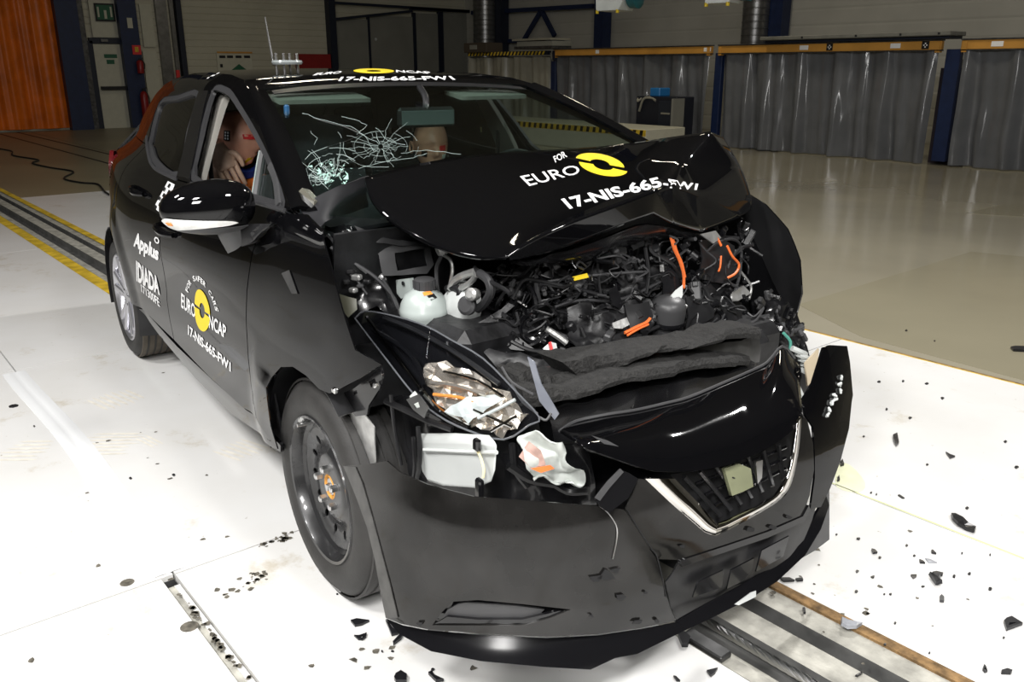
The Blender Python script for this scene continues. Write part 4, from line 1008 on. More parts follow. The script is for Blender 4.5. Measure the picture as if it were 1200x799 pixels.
# ---------------------------------------------------------------- wheels
def tyre_prof(R, rim, w):
    return [(rim-.006, -.5*w*.86), (rim+.006, -.5*w*.97), (rim+(R-rim)*.35, -.5*w*1.06), (rim+(R-rim)*.68, -.5*w*1.04), (R-.022, -.5*w*.95), (R-.006, -.5*w*.80), (R, -.5*w*.6), (R+.002, 0), (R, .5*w*.6), (R-.006, .5*w*.80), (R-.022, .5*w*.95), (rim+(R-rim)*.5, .5*w*1.05), (rim, .5*w*.9)]
def wheel(name, loc, kind, parent, flip=1, rot=0.0):
    e = empty(name, loc, 0, parent); R = .307; w = .185; rim = .205 if kind == 'steel' else .217
    pr = tyre_prof(R, rim, w); ax = (0, flip, 0)
    ty = MB().lathe(pr, (0, 0, 0), ax, 56, cap=False).build('tyre', M['tyre'], e, ang=0)
    # tread ribs and sidewall rings
    for k in (-.065, -.032, 0.0, .032, .065):
        MB().lathe([(R-.002, k-.012), (R+.0045, k-.0105), (R+.0045, k+.0105), (R-.002, k+.012)], (0, 0, 0), ax, 56, cap=False).build('tread_rib', M['tread'] if kind != 'steel' else M['tyre'], e)
    V = []; Fs = []
    for i in range(60):
        for k in (-.080, .080):
            a0 = 2*math.pi*i/60; b = len(V)
            for r, y, a in ((R-.020, k*1.07, a0), (R+.001, k*.84, a0), (R+.001, k*.84, a0+.045), (R-.020, k*1.07, a0+.045)):
                V.append((r*math.cos(a), flip*y, r*math.sin(a)))
            Fs.append((b, b+1, b+2, b+3))
    o = shell('shoulder_blocks', V, Fs, M['tread'] if kind != 'steel' else M['tyre'], e, 0); o['kind'] = 'stuff'
    # rim barrel: outer side is at -flip*w/2
    s = -1
    if kind == 'steel':
        MB().lathe([(rim-.004, s*.082), (rim+.006, s*.090), (rim+.004, s*.094), (rim-.004, s*.092), (rim-.010, s*.080), (rim-.014, s*.062), (rim-.026, s*.052), (rim-.030, s*.030), (rim-.034, .05)], (0, 0, 0), ax, 56, cap=False).build('rim', M['steel_black'], e)
        holes = []
        for i in range(14):
            a = 2*math.pi*i/14+.1+rot; holes.append([((.142+.013*math.cos(t))*math.cos(a)-.010*math.sin(t)*math.sin(a)*1.0, (.142+.013*math.cos(t))*math.sin(a)+.010*math.sin(t)*math.cos(a)) for t in np.linspace(0, 2*math.pi, 10, endpoint=False)])
        circ = [(.178*math.cos(t), .178*math.sin(t)) for t in np.linspace(0, 2*math.pi, 48, endpoint=False)]
        hub = [(.030*math.cos(t), .030*math.sin(t)) for t in np.linspace(0, 2*math.pi, 20, endpoint=False)]
        dp = lambda r: float(np.interp(r, [.02, .05, .085, .10, .112, .13, .155, .168, .178], [-.060, -.060, -.060, -.054, -.044, -.042, -.046, -.054, -.056]))
        v, F = tri2d(circ, holes+[hub], .012)
        shell('wheel_disc', [(x, flip*dp(math.hypot(x, y)), y) for x, y in v], F, M['steel_black'], e, .005, (0, -flip, 0))
        MB().lathe([(.033, s*.050), (.036, s*.060), (.031, s*.062), (.026, s*.055)], (0, 0, 0), ax, 24, cap=False).build('hub_ring', M['rust'], e)
        MB().lathe([(.026, s*.045), (.024, s*.058), (.012, s*.060), (.010, s*.070), (0.001, s*.071)], (0, 0, 0), ax, 18).build('hub_cap', M['steel'], e)
        for i in range(5):
            a = 2*math.pi*i/5+.35+rot; c = (.055*math.cos(a), 0, .055*math.sin(a))
            MB().lathe([(.014, s*.050), (.014, s*.058), (.0115, s*.059), (.0115, s*.078), (.008, s*.081)], c, ax, 6).build('wheel_bolt', M['steel'], e)
        MB().lathe([(.006, s*.07), (.005, s*.11)], ((rim-.02)*math.cos(2.0), 0, (rim-.02)*math.sin(2.0)), ax, 8).build('valve', M['steel'], e)
        a = 2.05; MB().box((.199*math.cos(a), flip*-.092, .199*math.sin(a)), (.03, .012, .012), R=np.array([[-math.sin(a), 0, math.cos(a)], [0, 1, 0], [math.cos(a), 0, math.sin(a)]]).T, bev=.003).build('balance_weight', M['alu'], e)
        MB().lathe([(.12, s*.0), (.12, s*.01)], (0, 0, 0), ax, 24).build('brake_drum', M['steel_dark'], e)
    else:
        MB().lathe([(rim-.004, s*.082), (rim+.005, s*.090), (rim-.002, s*.094), (rim-.012, s*.086), (rim-.02, s*.070), (rim-.026, .05)], (0, 0, 0), ax, 56, cap=False).build('rim', M['alloy'], e)
        MB().lathe([(.15, s*.02), (.15, s*.03)], (0, 0, 0), ax, 24).build('brake_drum', M['black_matt'], e)
        MB().lathe([(.20, s*.03), (.20, s*.032)], (0, 0, 0), ax, 24).build('wheel_back', M['alloy'], e)
        for i in range(5):
            a = 2*math.pi*i/5+rot
            for da in (-.20, .20):
                P0 = np.array([.035*math.cos(a+da*1.3), flip*-.070, .035*math.sin(a+da*1.3)]); P1 = np.array([(rim-.012)*math.cos(a+da), flip*-.086, (rim-.012)*math.sin(a+da)])
                MB().bar(P0, P1, .03, .02, .006, up=(0, 1, 0)).build('spoke', M['alloy'], e)
        MB().lathe([(.058, s*.055), (.055, s*.076), (.03, s*.080), (.001, s*.080)], (0, 0, 0), ax, 24).build('hub', M['alloy'], e)
        for i in range(4):
            a = 2*math.pi*i/4+.5; MB().lathe([(.009, s*.07), (.009, s*.081)], (.043*math.cos(a), 0, .043*math.sin(a)), ax, 8).build('wheel_bolt', M['black_matt'], e)
    return e
wheel('front_wheel', (0.0, -.745, .307), 'steel', car)
wheel('rear_wheel', (-2.525, -.745, .307), 'alloy', car, rot=.35)
wheel('front_wheel', (0.02, .745, .307), 'steel', car, -1)
wheel('rear_wheel', (-2.525, .745, .307), 'alloy', car, -1)
# ================================================================ THE CRUSHED FRONT
def implicit(curve, dz):
    """vertical skin over a plan curve (car frame); dz(z) pushes it outwards by height. Returns px,py -> point"""
    C = np.array(cr_line([np.array([a, b, 0.0]) for a, b in curve], 6))[:, :2]; A, B = C[:-1], C[1:]; AB = B-A; L2 = (AB**2).sum(1)
    T = np.linspace(.6, 3.6, 260)
    def sd(P):
        q = P[:, None, :2]-A[None]; t = np.clip((q*AB[None]).sum(2)/L2[None], 0, 1); d = q-t[..., None]*AB[None]; D = (d**2).sum(2); k = D.argmin(1); i = np.arange(len(P))
        cr_ = AB[k, 0]*q[i, k, 1]-AB[k, 1]*q[i, k, 0]
        return np.sqrt(D[i, k])*np.where(cr_ < 0, 1, -1)          # right-hand side of the curve (its outside) is positive
    zz, dd = zip(*dz)
    def f(px, py, off=0.0):
        d = tocar(_ray(px, py)); 
        def ev(t): P = CC[None]+t[:, None]*d[None]; return sd(P)-np.interp(P[:, 2], zz, dd)-off
        v = ev(T); neg = np.nonzero(v < 0)[0]
        if len(neg) == 0: k = int(np.argmin(v)); return CC+d*T[k]
        k = neg[0]
        if k == 0: return CC+d*T[0]
        t2 = np.linspace(T[k-1], T[k], 12); v2 = ev(t2); m = np.nonzero(v2 < 0)[0][0]
        a, b = t2[m-1], t2[m]; va, vb = v2[m-1], v2[m]; t = a+(b-a)*va/(va-vb+1e-12); return CC+d*t
    return f
def skin(name, outline, surf, m, parent=None, holes=(), res=7, thick=.004, off=0.0, out=(1, -.3, 0), inner=None, sm_=0, fold=None):
    P = smoothpoly(outline, sm_) if sm_ else outline
    def g(x, y):
        p = surf(x, y, off)
        return fold(x, y, p) if fold else p
    return panel(name, P, g, m, parent or car, holes, res, thick, out, inner)

BC = [(.20, -.868), (.30, -.880), (.42, -.885), (.55, -.868), (.68, -.80), (.78, -.68), (.845, -.50), (.88, -.30), (.90, -.05), (.89, .18), (.85, .38), (.77, .52), (.66, .62), (.52, .69), (.36, .75)]
bump_s = implicit(BC, [(.0, -.06), (.09, -.045), (.13, -.015), (.18, .012), (.24, .022), (.32, .020), (.42, .004), (.50, -.012), (.60, -.04), (.8, -.10)])
fog = [(506.5, 732.5), (516, 719), (530, 705), (560, 703), (610, 707.5), (669, 714), (645, 724), (614.7, 732.5), (560, 733)]
cut2 = [(731, 597), (746, 619), (761, 643), (770, 655), (779, 690), (786, 714), (792, 727)]
liptop_r = [(776, 731), (750, 736), (700, 743), (640, 746), (560, 742), (500, 737), (470, 731), (452, 724)]
main = [(402, 546), (430, 544), (453, 540), (468, 553), (501, 567.5), (556, 582), (637, 588), (703, 593)]+cut2+liptop_r+[(446, 695), (439, 655), (430, 618), (417, 582), (408, 560)]
lip_s = implicit(BC, [(0, .02), (.09, .035), (.12, .045), (.15, .044), (.18, .034), (.22, .012), (.27, -.03), (.5, -.12)])
M['lip'] = mat('satin_black_lip', (.005, .005, .006), .2, spec=.4)
SKN = skin('bumper_skin', main, bump_s, M['paint_dusty'], holes=[fog], res=8, thick=.005, inner=M['plastic'])
skin('bumper_lip', [(452, 725), (470, 732.5), (500, 738), (560, 743.5), (640, 747.5), (700, 744.5), (750, 737.5), (776, 732.5), (793, 729), (806, 737), (747, 766), (721, 771), (692, 784.5), (640, 781.5), (563, 774.5), (505, 763), (468, 743)], lip_s, M['lip'], off=.0, res=8, thick=.006)
FG = skin('fog_lamp_recess', [(500, 740), (525, 698), (675, 708), (660, 728), (612, 738)], bump_s, M['plastic_gloss'], off=-.035, res=12, thick=.004)
skin('fog_lamp_blade', [(520, 722), (536, 708), (562, 707), (638, 714), (612, 724), (560, 724)], bump_s, M['plastic_grey'], FG, off=-.012, res=8, thick=.006, sm_=2)
skin('fog_lamp_trim', [(510, 731), (524, 722.5), (560, 726), (612, 726), (655, 716), (664, 715), (640, 725), (613, 731)], bump_s, M['plastic_gloss'], FG, off=-.004, res=8, thick=.008)
skin('fog_lamp_edge', [(508, 732), (520, 725), (600, 730), (612, 733), (560, 734.5)], bump_s, M['chrome'], FG, off=-.010, res=8, thick=.004)
# centre fascia round the grille
chr_out = [(826, 624), (838, 628), (852, 622), (880, 607), (903, 594), (921, 580), (930, 560), (936, 530), (940, 487)]
chr_in = [(931, 502), (926, 535), (920, 558), (909, 578), (889, 591), (865, 602), (851, 609), (842, 612)]
CF = skin('bumper_centre', [(733, 597), (740, 582), (748, 561), (757, 562)]+chr_out+[(946, 492), (953, 520), (954, 550), (949, 580), (941, 604), (900, 622), (850, 639), (797, 656), (772, 655), (763, 642), (748, 619)], bump_s, M['paint_dusty'], res=8, thick=.005, inner=M['plastic'])
def resamp(P, n):
    P = [np.array(p, float) for p in P]; L = np.concatenate([[0], np.cumsum([np.linalg.norm(b-a) for a, b in zip(P, P[1:])])]); t = np.linspace(0, L[-1], n); A = np.array(P)
    return [np.array([np.interp(k, L, A[:, 0]), np.interp(k, L, A[:, 1])]) for k in t]
def moulding(name, A, B, n, rise, m, parent=None):
    """rounded bright strip between two edges"""
    a, b = resamp(A, n), resamp(B, n); g = []
    for p, q in zip(a, b): g.append([bump_s(*(p*(1-t)+q*t), -.004+rise*math.sin(math.pi*(.08+.84*t))) for t in (0, .2, .4, .6, .8, 1)])
    return patch(name, g, m, parent or car, 2, 2, thick=.006, out=(1, -.3, .3))
GS = moulding('grille_surround', chr_out[1:], [(842, 612)]+chr_in[::-1][1:], 16, .016, M['chrome'])
moulding('grille_wing_strip', [(756, 561), (790, 593), (826, 624), (838, 628)], [(791, 561), (818, 589), (838, 611), (842, 614)], 9, .018, M['chrome'], GS)
GR = skin('grille_backing', [(786, 556), (850, 545), (905, 520), (938, 495), (934, 560), (905, 590), (845, 616), (815, 592)], bump_s, M['black_matt'], off=-.075, res=14, thick=.004)
for k in range(7):      # grille louvres following the chrome wing
    t = k/6; a = np.array([800+t*112, 557-t*38]); b = np.array([846+t*72, 606-t*42]); n = 7
    P = [bump_s(*(a*(1-s)+b*s), -.030-.02*math.sin(s*3)) for s in np.linspace(.03, .97, n)]
    MB().tube(P, .006, 6).build('grille_louvre', M['plastic'], GR)
for k in range(3):
    t = (k+1)/4; P = [bump_s(*(np.array([800, 556])*(1-t)*(1-s)+np.array([846, 606])*t*(1-s)+np.array([925, 510])*(1-t)*s+np.array([922, 560])*t*s), -.05) for s in np.linspace(0.03, .97, 8)]
    MB().tube(P, .004, 6).build('grille_bar', M['plastic_gloss'], GR)
skin('grille_opening', [(849, 549), (866, 543), (880, 549), (883, 570), (871, 576), (858, 581)], bump_s, M['green_part'], GR, off=-.026, res=8, thick=.01)
skin('number_bracket', [(886, 541), (894, 539), (893, 560), (888, 567)], bump_s, M['steel'], GR, off=-.02, res=8, thick=.006)
# lower intake with bent flaps
LI = skin('lower_intake', [(794, 654), (850, 637), (900, 620), (944, 602), (958, 590), (945, 632), (910, 664), (870, 686), (830, 708), (792, 728), (784, 712), (777, 680)], bump_s, M['plastic'], off=-.022, res=9, thick=.005, fold=lambda x, y, p: p+.012*np.array(noise.noise_vector(Vector((x*.03, y*.03, 4)))))
skin('intake_flap', [(852, 690), (857, 668), (884, 654), (880, 670), (870, 681)], bump_s, M['plastic_gloss'], LI, off=.006, res=8, thick=.004)
skin('intake_flap', [(812, 700), (818, 682), (848, 668), (846, 688)], bump_s, M['plastic_gloss'], LI, off=.002, res=8, thick=.004)
skin('intake_flap', [(886, 670), (893, 645), (925, 628), (918, 652)], bump_s, M['plastic_gloss'], LI, off=.0, res=8, thick=.004)
skin('intake_frame', [(797, 657), (850, 640), (900, 623), (941, 605), (948, 592), (950, 597), (943, 611), (900, 630), (850, 647), (799, 664)], bump_s, M['plastic_gloss'], LI, off=.004, res=8, thick=.01)
LC = skin('bumper_lip', [(792, 728), (830, 706), (870, 684), (908, 662), (940, 632), (957, 602), (968, 580), (972, 592), (962, 620), (944, 650), (911, 681), (880, 701), (832, 725), (806, 737)], lip_s, M['lip'], off=.0, res=8, thick=.008)
skin('lip_label', [(861, 708), (880, 694), (886, 692), (886, 699), (866, 709)], lip_s, M['white_plastic'], LC, off=.003, res=8, thick=.002)
# left corner of the bumper, torn loose
LCN = skin('bumper_corner', [(959, 409), (967, 406), (987, 407), (992, 425), (999, 463), (995, 502), (985, 540), (973, 572), (962, 594), (950, 596), (955, 560), (955, 530), (953, 500), (944, 487), (941, 467), (950, 450)], bump_s, M['paint'], res=7, thick=.006, inner=M['plastic'], fold=lambda x, y, p: p+np.array([.0, .02, 0])*max(0, (470-y)/60))
for (x, y) in ((986, 442), (984, 450), (985, 458), (978, 463), (975, 472), (972, 480), (979, 468), (970, 486)):
    c = bump_s(x, y, .004); A_ = np.linalg.qr(np.random.RandomState(int(x*7+y)).randn(3, 3))[0]; MB().box(c, (.011, .006, .014), R=A_, bev=.002).box(c+A_[:, 0]*.005, (.006, .010, .004), R=A_, bev=.001).build('torn_clip', M['white_plastic'], LCN)
skin('splash_guard', [(945, 608), (960, 596), (972, 572), (972, 632), (955, 645), (938, 655)], implicit([(a-.06, b) for a, b in BC], [(0, 0), (.5, 0)]), M['plastic_grey'], res=10, thick=.003)
# broken piece standing up beside the grille
TB = skin('torn_tab', [(698, 585), (712, 566), (727, 550), (737, 554), (748, 561), (737, 583), (714, 601), (704, 594)], bump_s, M['plastic_gloss'], off=.022, res=8, thick=.008)
skin('tab_edge', [(697, 583), (712, 564), (727, 549), (731, 553), (715, 571), (703, 587)], bump_s, M['plastic_grey'], TB, off=.026, res=8, thick=.003)
skin('bumper_flange', [(402, 546), (416, 547), (424, 566), (434, 600), (446, 645), (458, 690), (466, 724), (452, 723), (446, 695), (439, 655), (430, 618), (417, 582), (408, 560)], bump_s, mat('lit_dusty_grey_flange', (.055, .054, .052), .4, var=.3, vscale=30), SKN, off=.003, res=8, thick=.002)  # lighter grey puts dust and the lip's brighter outward face into the colour
# cracks and debris on the bumper
for pts in (((703, 593), (712, 600), (722, 615), (723, 630), (718, 655)), ((735, 597), (748, 619), (763, 642), (771, 655), (781, 700))):
    MB().tube([bump_s(*p, .003) for p in pts], .0012, 5, smooth=3).build('bumper_crack', M['steel'] if pts[0][0] == 703 else M['black_matt'], SKN)
rq = random.Random(11)
def shardpts(c, r, n, rr): return [(c[0]+r*rr.uniform(.4, 1.3)*math.cos(2*math.pi*i/n+rr.random()*.5), c[1]+r*.6*rr.uniform(.4, 1.3)*math.sin(2*math.pi*i/n+rr.random()*.5)) for i in range(n)]
for (x, y, r) in ((710, 675, 14), (700, 678, 8), (726, 699, 7), (748, 729, 7), (722, 668, 6), (492, 731, 6), (693, 722, 3), (770, 728, 3), (757, 695, 3), (800, 640, 4), (905, 618, 5), (925, 606, 4), (880, 620, 6), (860, 560, 2)):
    skin('paint_chip', shardpts((x, y), r, 6, rq), bump_s, M['black_matt'], SKN, off=.006, res=6, thick=.002)
for pts in (((480, 610), (478, 640), (482, 665)), ((540, 650), (556, 668), (570, 690)), ((455, 678), (490, 682), (530, 692)), ((600, 660), (640, 668), (680, 690))):
    pass
# upper panel above the grille
top = [(675, 495), (712, 487), (745, 482), (780, 474), (808, 466.6), (850, 449), (880, 436), (899, 426), (917, 407), (931, 421)]
bot = [(682, 523), (706, 532), (728, 540), (752, 548), (773, 552.4), (812, 552), (838, 548), (858, 543), (900, 525), (933, 500)]
g = []
for j in range(10):
    a, b = np.array(top[j]), np.array(bot[j]); g.append([bump_s(*(a*(1-t)+b*t), o) for t, o in ((0, -.17), (.25, -.10), (.5, -.045), (.75, -.008), (1, .006))])
tip = bump_s(656, 505, -.12); g = [[tip+np.array([0, 0, .002*k]) for k in (2, 1, 0, -1, -2)]]+g
e1 = [bump_s(*p, o) for p, o in (((936, 432), -.12), ((938, 452), -.085), ((939, 466), -.05), ((940, 478), -.02), ((939.6, 486), .0))]; g.append(e1)
UP = patch('bumper_upper_panel', g, M['paint'], car, 4, 4, thick=.006, out=(1, -.3, .5), inner=M['plastic'])
P = [bump_s(x, y-1.5, -.17) for x, y in top]; MB().tube([tip]+P, .004, 6, smooth=3).build('panel_edge', M['plastic_grey'], UP)
skin('panel_grey_streak', [(693, 510), (712, 516), (738, 530), (735, 532), (708, 520)], bump_s, M['plastic_grey'], UP, off=-.01, res=8, thick=.001)  # thin grey streak laid along the narrow end of the panel

# --- absorber foam bars
def bar_px(name, toppx, botpx, xs_, depth, m, parent=None, notch=0.0, seed=0):
    """a bar whose front face is measured: top and bottom edges as pixel lists with distances x"""
    rr = random.Random(seed); T = cr_line([at(*p, x=x) for p, x in zip(toppx, xs_)], 5); B = cr_line([at(*p, x=x+.01) for p, x in zip(botpx, xs_)], 5); g = []
    for i, (t, b) in enumerate(zip(T, B)):
        k = notch*(1 if (i//4) % 2 else 0)+rr.uniform(-.003, .003); d = np.array([-depth, 0, .0])
        g.append([b+d-np.array([0, 0, .01]), b+np.array([-k, 0, .0]), b+(t-b)*.5+np.array([.006-k, 0, rr.uniform(-.003, .003)]), t+np.array([-k, 0, rr.uniform(-.003, .004)]), t+d+np.array([0, 0, rr.uniform(-.004, .006)])])
    R, C = len(g), 5; V = [p for r in g for p in r]; F = [(i*C+j, i*C+(j+1) % C, (i+1)*C+(j+1) % C, (i+1)*C+j) for i in range(R-1) for j in range(C)]+[tuple(range(C)), tuple(range((R-1)*C+C-1, (R-1)*C-1, -1))]
    o = mk(name, V, F, m, parent or car); sharp(o, 28); return o
bar_px('foam_absorber', [(658, 425), (700, 419), (764, 408), (816, 402), (855, 389), (889, 384)], [(681, 445), (712, 438), (752, 420), (800, 411), (855, 399), (890, 397)], [.52, .54, .56, .56, .54, .50], .10, M['foam'], notch=.012, seed=1)
bar_px('foam_absorber', [(612, 455), (650, 456), (692, 452), (745, 437), (800, 427), (845, 419), (883, 418)], [(614, 478), (650, 474), (694, 463), (745, 449), (800, 439), (845, 430), (882, 430)], [.56, .57, .60, .61, .60, .58, .54], .10, M['foam'], notch=.014, seed=2)
bar_px('foam_absorber', [(604, 440), (622, 436), (640, 440), (660, 446)], [(606, 458), (624, 454), (642, 456), (662, 458)], [.50, .51, .52, .53], .08, M['foam'], notch=.01, seed=3)
bar_px('crash_beam', [(640, 440), (700, 430), (764, 415), (830, 404), (889, 395)], [(640, 470), (700, 462), (764, 450), (830, 434), (889, 424)], [.47, .49, .50, .50, .47], .06, M['steel_dark'], seed=4)
bar_px('air_guide', [(640, 478), (700, 468), (764, 452), (830, 442), (893, 428)], [(650, 520), (700, 515), (764, 505), (830, 490), (905, 470)], [.54, .56, .57, .57, .54], .05, M['crush_gloss'], seed=5)

# --- bonnet
hv = []; hx_r = [-.19, -.27, -.32, -.37, -.45]; hx_c = [.345, .355, .38, .40, .385]; fr = [0, .30, .56, .80, 1.0]
rows = [[(427, 208), (495, 189), (575, 179), (645, 175.5), (719, 171)], [(437, 246), (515, 222), (590, 205), (665, 190), (738, 179)], [(497, 284), (548, 258), (612, 235), (690, 208), (752, 191)],
        [(553, 303), (582, 283), (640, 256), (712, 228), (765, 207)], [(596, 300), (609, 290), (646, 268), (715, 243), (769, 222)], [(598, 305), (633, 299.5), (692, 280), (740, 259), (766, 251)]]
for i, r in enumerate(rows):
    for j, p in enumerate(r):
        x = hx_r[j]+(hx_c[j]-hx_r[j])*fr[i] if i < 5 else hx_c[j]-.004
        hv.append(at(*p, x=x))
hf = [(i*5+j, i*5+j+1, (i+1)*5+j+1, (i+1)*5+j) for i in range(5) for j in range(4)]
ex = {'B': (782, 161, -.12), 'C': (832, 154, .05), 'P': (800, 189, .13), 'N': (790, 216, .33), 'O': (819, 227, .27), 'E': (866, 195, .10), 'F': (881, 233, .13), 'G': (880, 246, .15), 'H': (866, 255, .20), 'J': (823, 272, .29), 'I': (790, 263, .34), 'D': (848, 161, -.03), 'D2': (872, 200, .03)}
ix = {}
for k, (a, b, x) in ex.items(): ix[k] = len(hv); hv.append(at(a, b, x=x))
c0, c1, c2_, c3_, c4, c5 = 4, 9, 14, 19, 24, 29
tl = [(c0, c1, 'B'), (c1, c2_, 'B'), (c2_, 'P', 'B'), ('B', 'P', 'C'), (c2_, c3_, 'P'), (c3_, 'N', 'P'), (c3_, c4, 'N'), ('P', 'N', 'O'), ('P', 'O', 'E'), ('P', 'E', 'C'), ('O', 'F', 'E'), ('O', 'H', 'F'), ('F', 'H', 'G'), ('N', 'J', 'O'), ('O', 'J', 'H'), (c4, 'I', 'N'), ('N', 'I', 'J'), (c4, c5, 'I'), ('C', 'E', 'D2', 'D'), ('E', 'F', 'D2')]
hf += [tuple(ix[k] if isinstance(k, str) else k for k in f) for f in tl]
HD = mk('bonnet', hv, [tuple(reversed(f)) for f in hf], M['paint'], car)
def creased(o, pairs, lv=3, thick=.012, inner=None):
    me = o.data; bm = bmesh.new(); bm.from_mesh(me); cl = bm.edges.layers.float.new('crease_edge'); bm.verts.ensure_lookup_table()
    for e in bm.edges:
        k = tuple(sorted((e.verts[0].index, e.verts[1].index)))
        e[cl] = pairs.get(k, 0.0)
        if e.is_boundary: e[cl] = 1.0
    bmesh.ops.recalc_face_normals(bm, faces=bm.faces[:])
    if sum(f.normal.z for f in bm.faces) < 0: bmesh.ops.reverse_faces(bm, faces=bm.faces[:])
    bm.to_mesh(me); bm.free()
    s = o.modifiers.new('smooth', 'SUBSURF'); s.levels = lv; s.render_levels = lv; s.boundary_smooth = 'PRESERVE_CORNERS'
    t = o.modifiers.new('thickness', 'SOLIDIFY'); t.thickness = thick; t.offset = -1
    if inner: me.materials.append(inner); t.material_offset = 1; t.material_offset_rim = 0
pr = {}
for j in range(4): pr[(20+j, 21+j)] = 1.0
for a, b, w in ((c4, 'N', .9), ('N', 'P', .8), ('N', 'O', 1.), ('P', 'O', .7), ('C', 'E', 1.), ('E', 'F', 1.), ('O', 'F', .9), ('P', c2_, .6), (c2_, 'B', .5), ('N', 'J', .9), ('O', 'J', .9), ('O', 'H', .8), ('B', 'C', .6), ('P', 'C', .4), (c4, 'I', .9), (c4, c5, 1.), ('O', 'E', .6), ('N', 'I', .7)):
    k = tuple(sorted((ix[a] if isinstance(a, str) else a, ix[b] if isinstance(b, str) else b))); pr[k] = w
creased(HD, pr, 3, .010, M['underside'])
# bonnet under-frame, bent
g = [[at(600, 300, x=.30)+np.array([0, 0, -.02]), at(640, 296, x=.30), at(692, 284, x=.32), at(745, 262, x=.33), at(790, 268, x=.30), at(825, 275, x=.26)], [at(600, 306, x=.26), at(645, 309, x=.27), at(695, 298, x=.29), at(730, 282, x=.30), at(775, 276, x=.27), at(825, 280, x=.22)], [at(590, 300, x=.10), at(645, 310, x=.12), at(700, 302, x=.14), at(740, 290, x=.15), at(780, 282, x=.13), at(820, 280, x=.1)]]
patch('bonnet_underframe', g, M['crush_gloss'], car, 4, 4, thick=.006, bump=.012, bs=14)
bpy.context.view_layer.update()
from mathutils.bvhtree import BVHTree
def surf_of(o):
    dg = bpy.context.evaluated_depsgraph_get(); ev = o.evaluated_get(dg); me = ev.to_mesh(); b = BVHTree.FromPolygons([v.co.copy() for v in me.vertices], [tuple(p.vertices) for p in me.polygons]); ev.to_mesh_clear()
    def f(px, py, off=.0015):
        d = Vector(tocar(_ray(px, py))).normalized(); h, n, i, t = b.ray_cast(Vector(CC), d)
        if h is None: h, n, i, t = b.find_nearest(Vector(CC)+d*2.2)
        if n.dot(d) > 0: n = -n
        return np.array(h+n*off)
    return f
hs = surf_of(HD)
def hoodq(q, off=.0015): B = bil(q); return lambda u, v: hs(*B(u, v), off)
lettering('bonnet_text', 'EURO', hoodq([(620.5, 218.5), (681, 203.3), (676, 193.3), (609, 207)]), M['white_print'], HD, .005)
lettering('bonnet_text', '17-NIS-665', hoodq([(668, 245.5), (777, 219), (771, 207.5), (657, 233.5)]), M['white_print'], HD, .03)
lettering('bonnet_text', '-FW1', hoodq([(778, 220), (816, 223), (818, 216), (776, 209)]), M['white_print'], HD, .03)
lettering('bonnet_text', 'FOR', hoodq([(651, 191), (665, 184), (661, 177), (648, 184)]), M['white_print'], HD, .01)
def ell(c, rx, ry, rot, a0, a1, r0, n=24):
    V, F = ringmesh((0, 0), r0, 1.0, a0, a1, n); out = []
    for u, v in V: x, y = u*rx, v*ry; out.append((c[0]+x*math.cos(rot)-y*math.sin(rot), c[1]+x*math.sin(rot)+y*math.cos(rot)))
    return out, F
for a0, a1, c in ((math.radians(4), math.radians(176), (707, 195.0)), (math.radians(184), math.radians(356), (703, 192.0))):
    V, F = ell(c, 29, 11.0, .20, a0, a1, .40); mk('yellow_ring', [hs(*p, .0017) for p in V], F, M['yellow_print'], HD, smooth=False)

rs_ = surf_of(bpy.data.objects['roof_panel'])
def roofpx(q): B = bil(q); return lambda u, v: rs_(*B(u, v), .002)
RP = bpy.data.objects['roof_panel']
lettering('roof_text', '17-NIS-665-FW1', roofpx([(396, 95.5), (534, 94), (528, 89.5), (400, 90.5)]), M['white_print'], RP, .03)
lettering('roof_text', 'EURO', roofpx([(366, 89), (398, 86.5), (402, 83.5), (372, 86)]), M['white_print'], RP, .03)
lettering('roof_text', 'NCAP', roofpx([(464, 85.2), (508, 87), (502, 84.2), (464, 82.4)]), M['white_print'], RP, .03)
V, F = ell((438, 83.6), 24, 2.9, .01, 0, 2*math.pi, .35); mk('yellow_ring', [rs_(*p, .002) for p in V], F, M['yellow_print'], RP, smooth=False)

# --- right headlamp
HC = [(-.10, -.735), (.10, -.745), (.30, -.735), (.48, -.695), (.62, -.62), (.72, -.52), (.78, -.40)]
lamp_s = implicit(HC, [(.3, .10), (.55, .06), (.65, .03), (.75, -.03), (.85, -.10), (1.0, -.2)])
lens = [(416, 373), (428, 364.5), (465, 371), (500, 382.5), (530, 399), (566, 420), (602, 456), (632, 489), (620, 498), (590, 515), (548, 504), (512, 486), (485, 462), (452, 420)]
HL = skin('headlamp', lens, lamp_s, M['plastic_gloss'], off=-.055, res=7, thick=.006)
cmp = lambda amp, sc, sd: (lambda x, y, p: p+amp*np.array(noise.cell_vector(Vector((x*sc, y*sc, sd))))+amp*.6*np.array(noise.noise_vector(Vector((x*.05, y*.05, sd)))))
o = skin('lamp_reflector', [(497, 425), (524, 421), (566, 442), (596, 462), (618, 489), (590, 512), (548, 500), (512, 474), (500, 450)], lamp_s, M['reflector'], HL, off=-.036, res=8, thick=.002, fold=lambda x, y, p: p+.014*np.array(noise.noise_vector(Vector((x*.09, y*.09, 1)))))
o.data.polygons.foreach_set('use_smooth', [False]*len(o.data.polygons))
o = skin('reflector_sheet', [(520, 483), (540, 468), (572, 462), (590, 466), (570, 482), (548, 497), (540, 490)], lamp_s, M['foil'], HL, off=-.018, res=7, thick=.002, fold=lambda x, y, p: p+.010*np.array(noise.noise_vector(Vector((x*.09, y*.09, 3)))))
o.data.polygons.foreach_set('use_smooth', [False]*len(o.data.polygons))
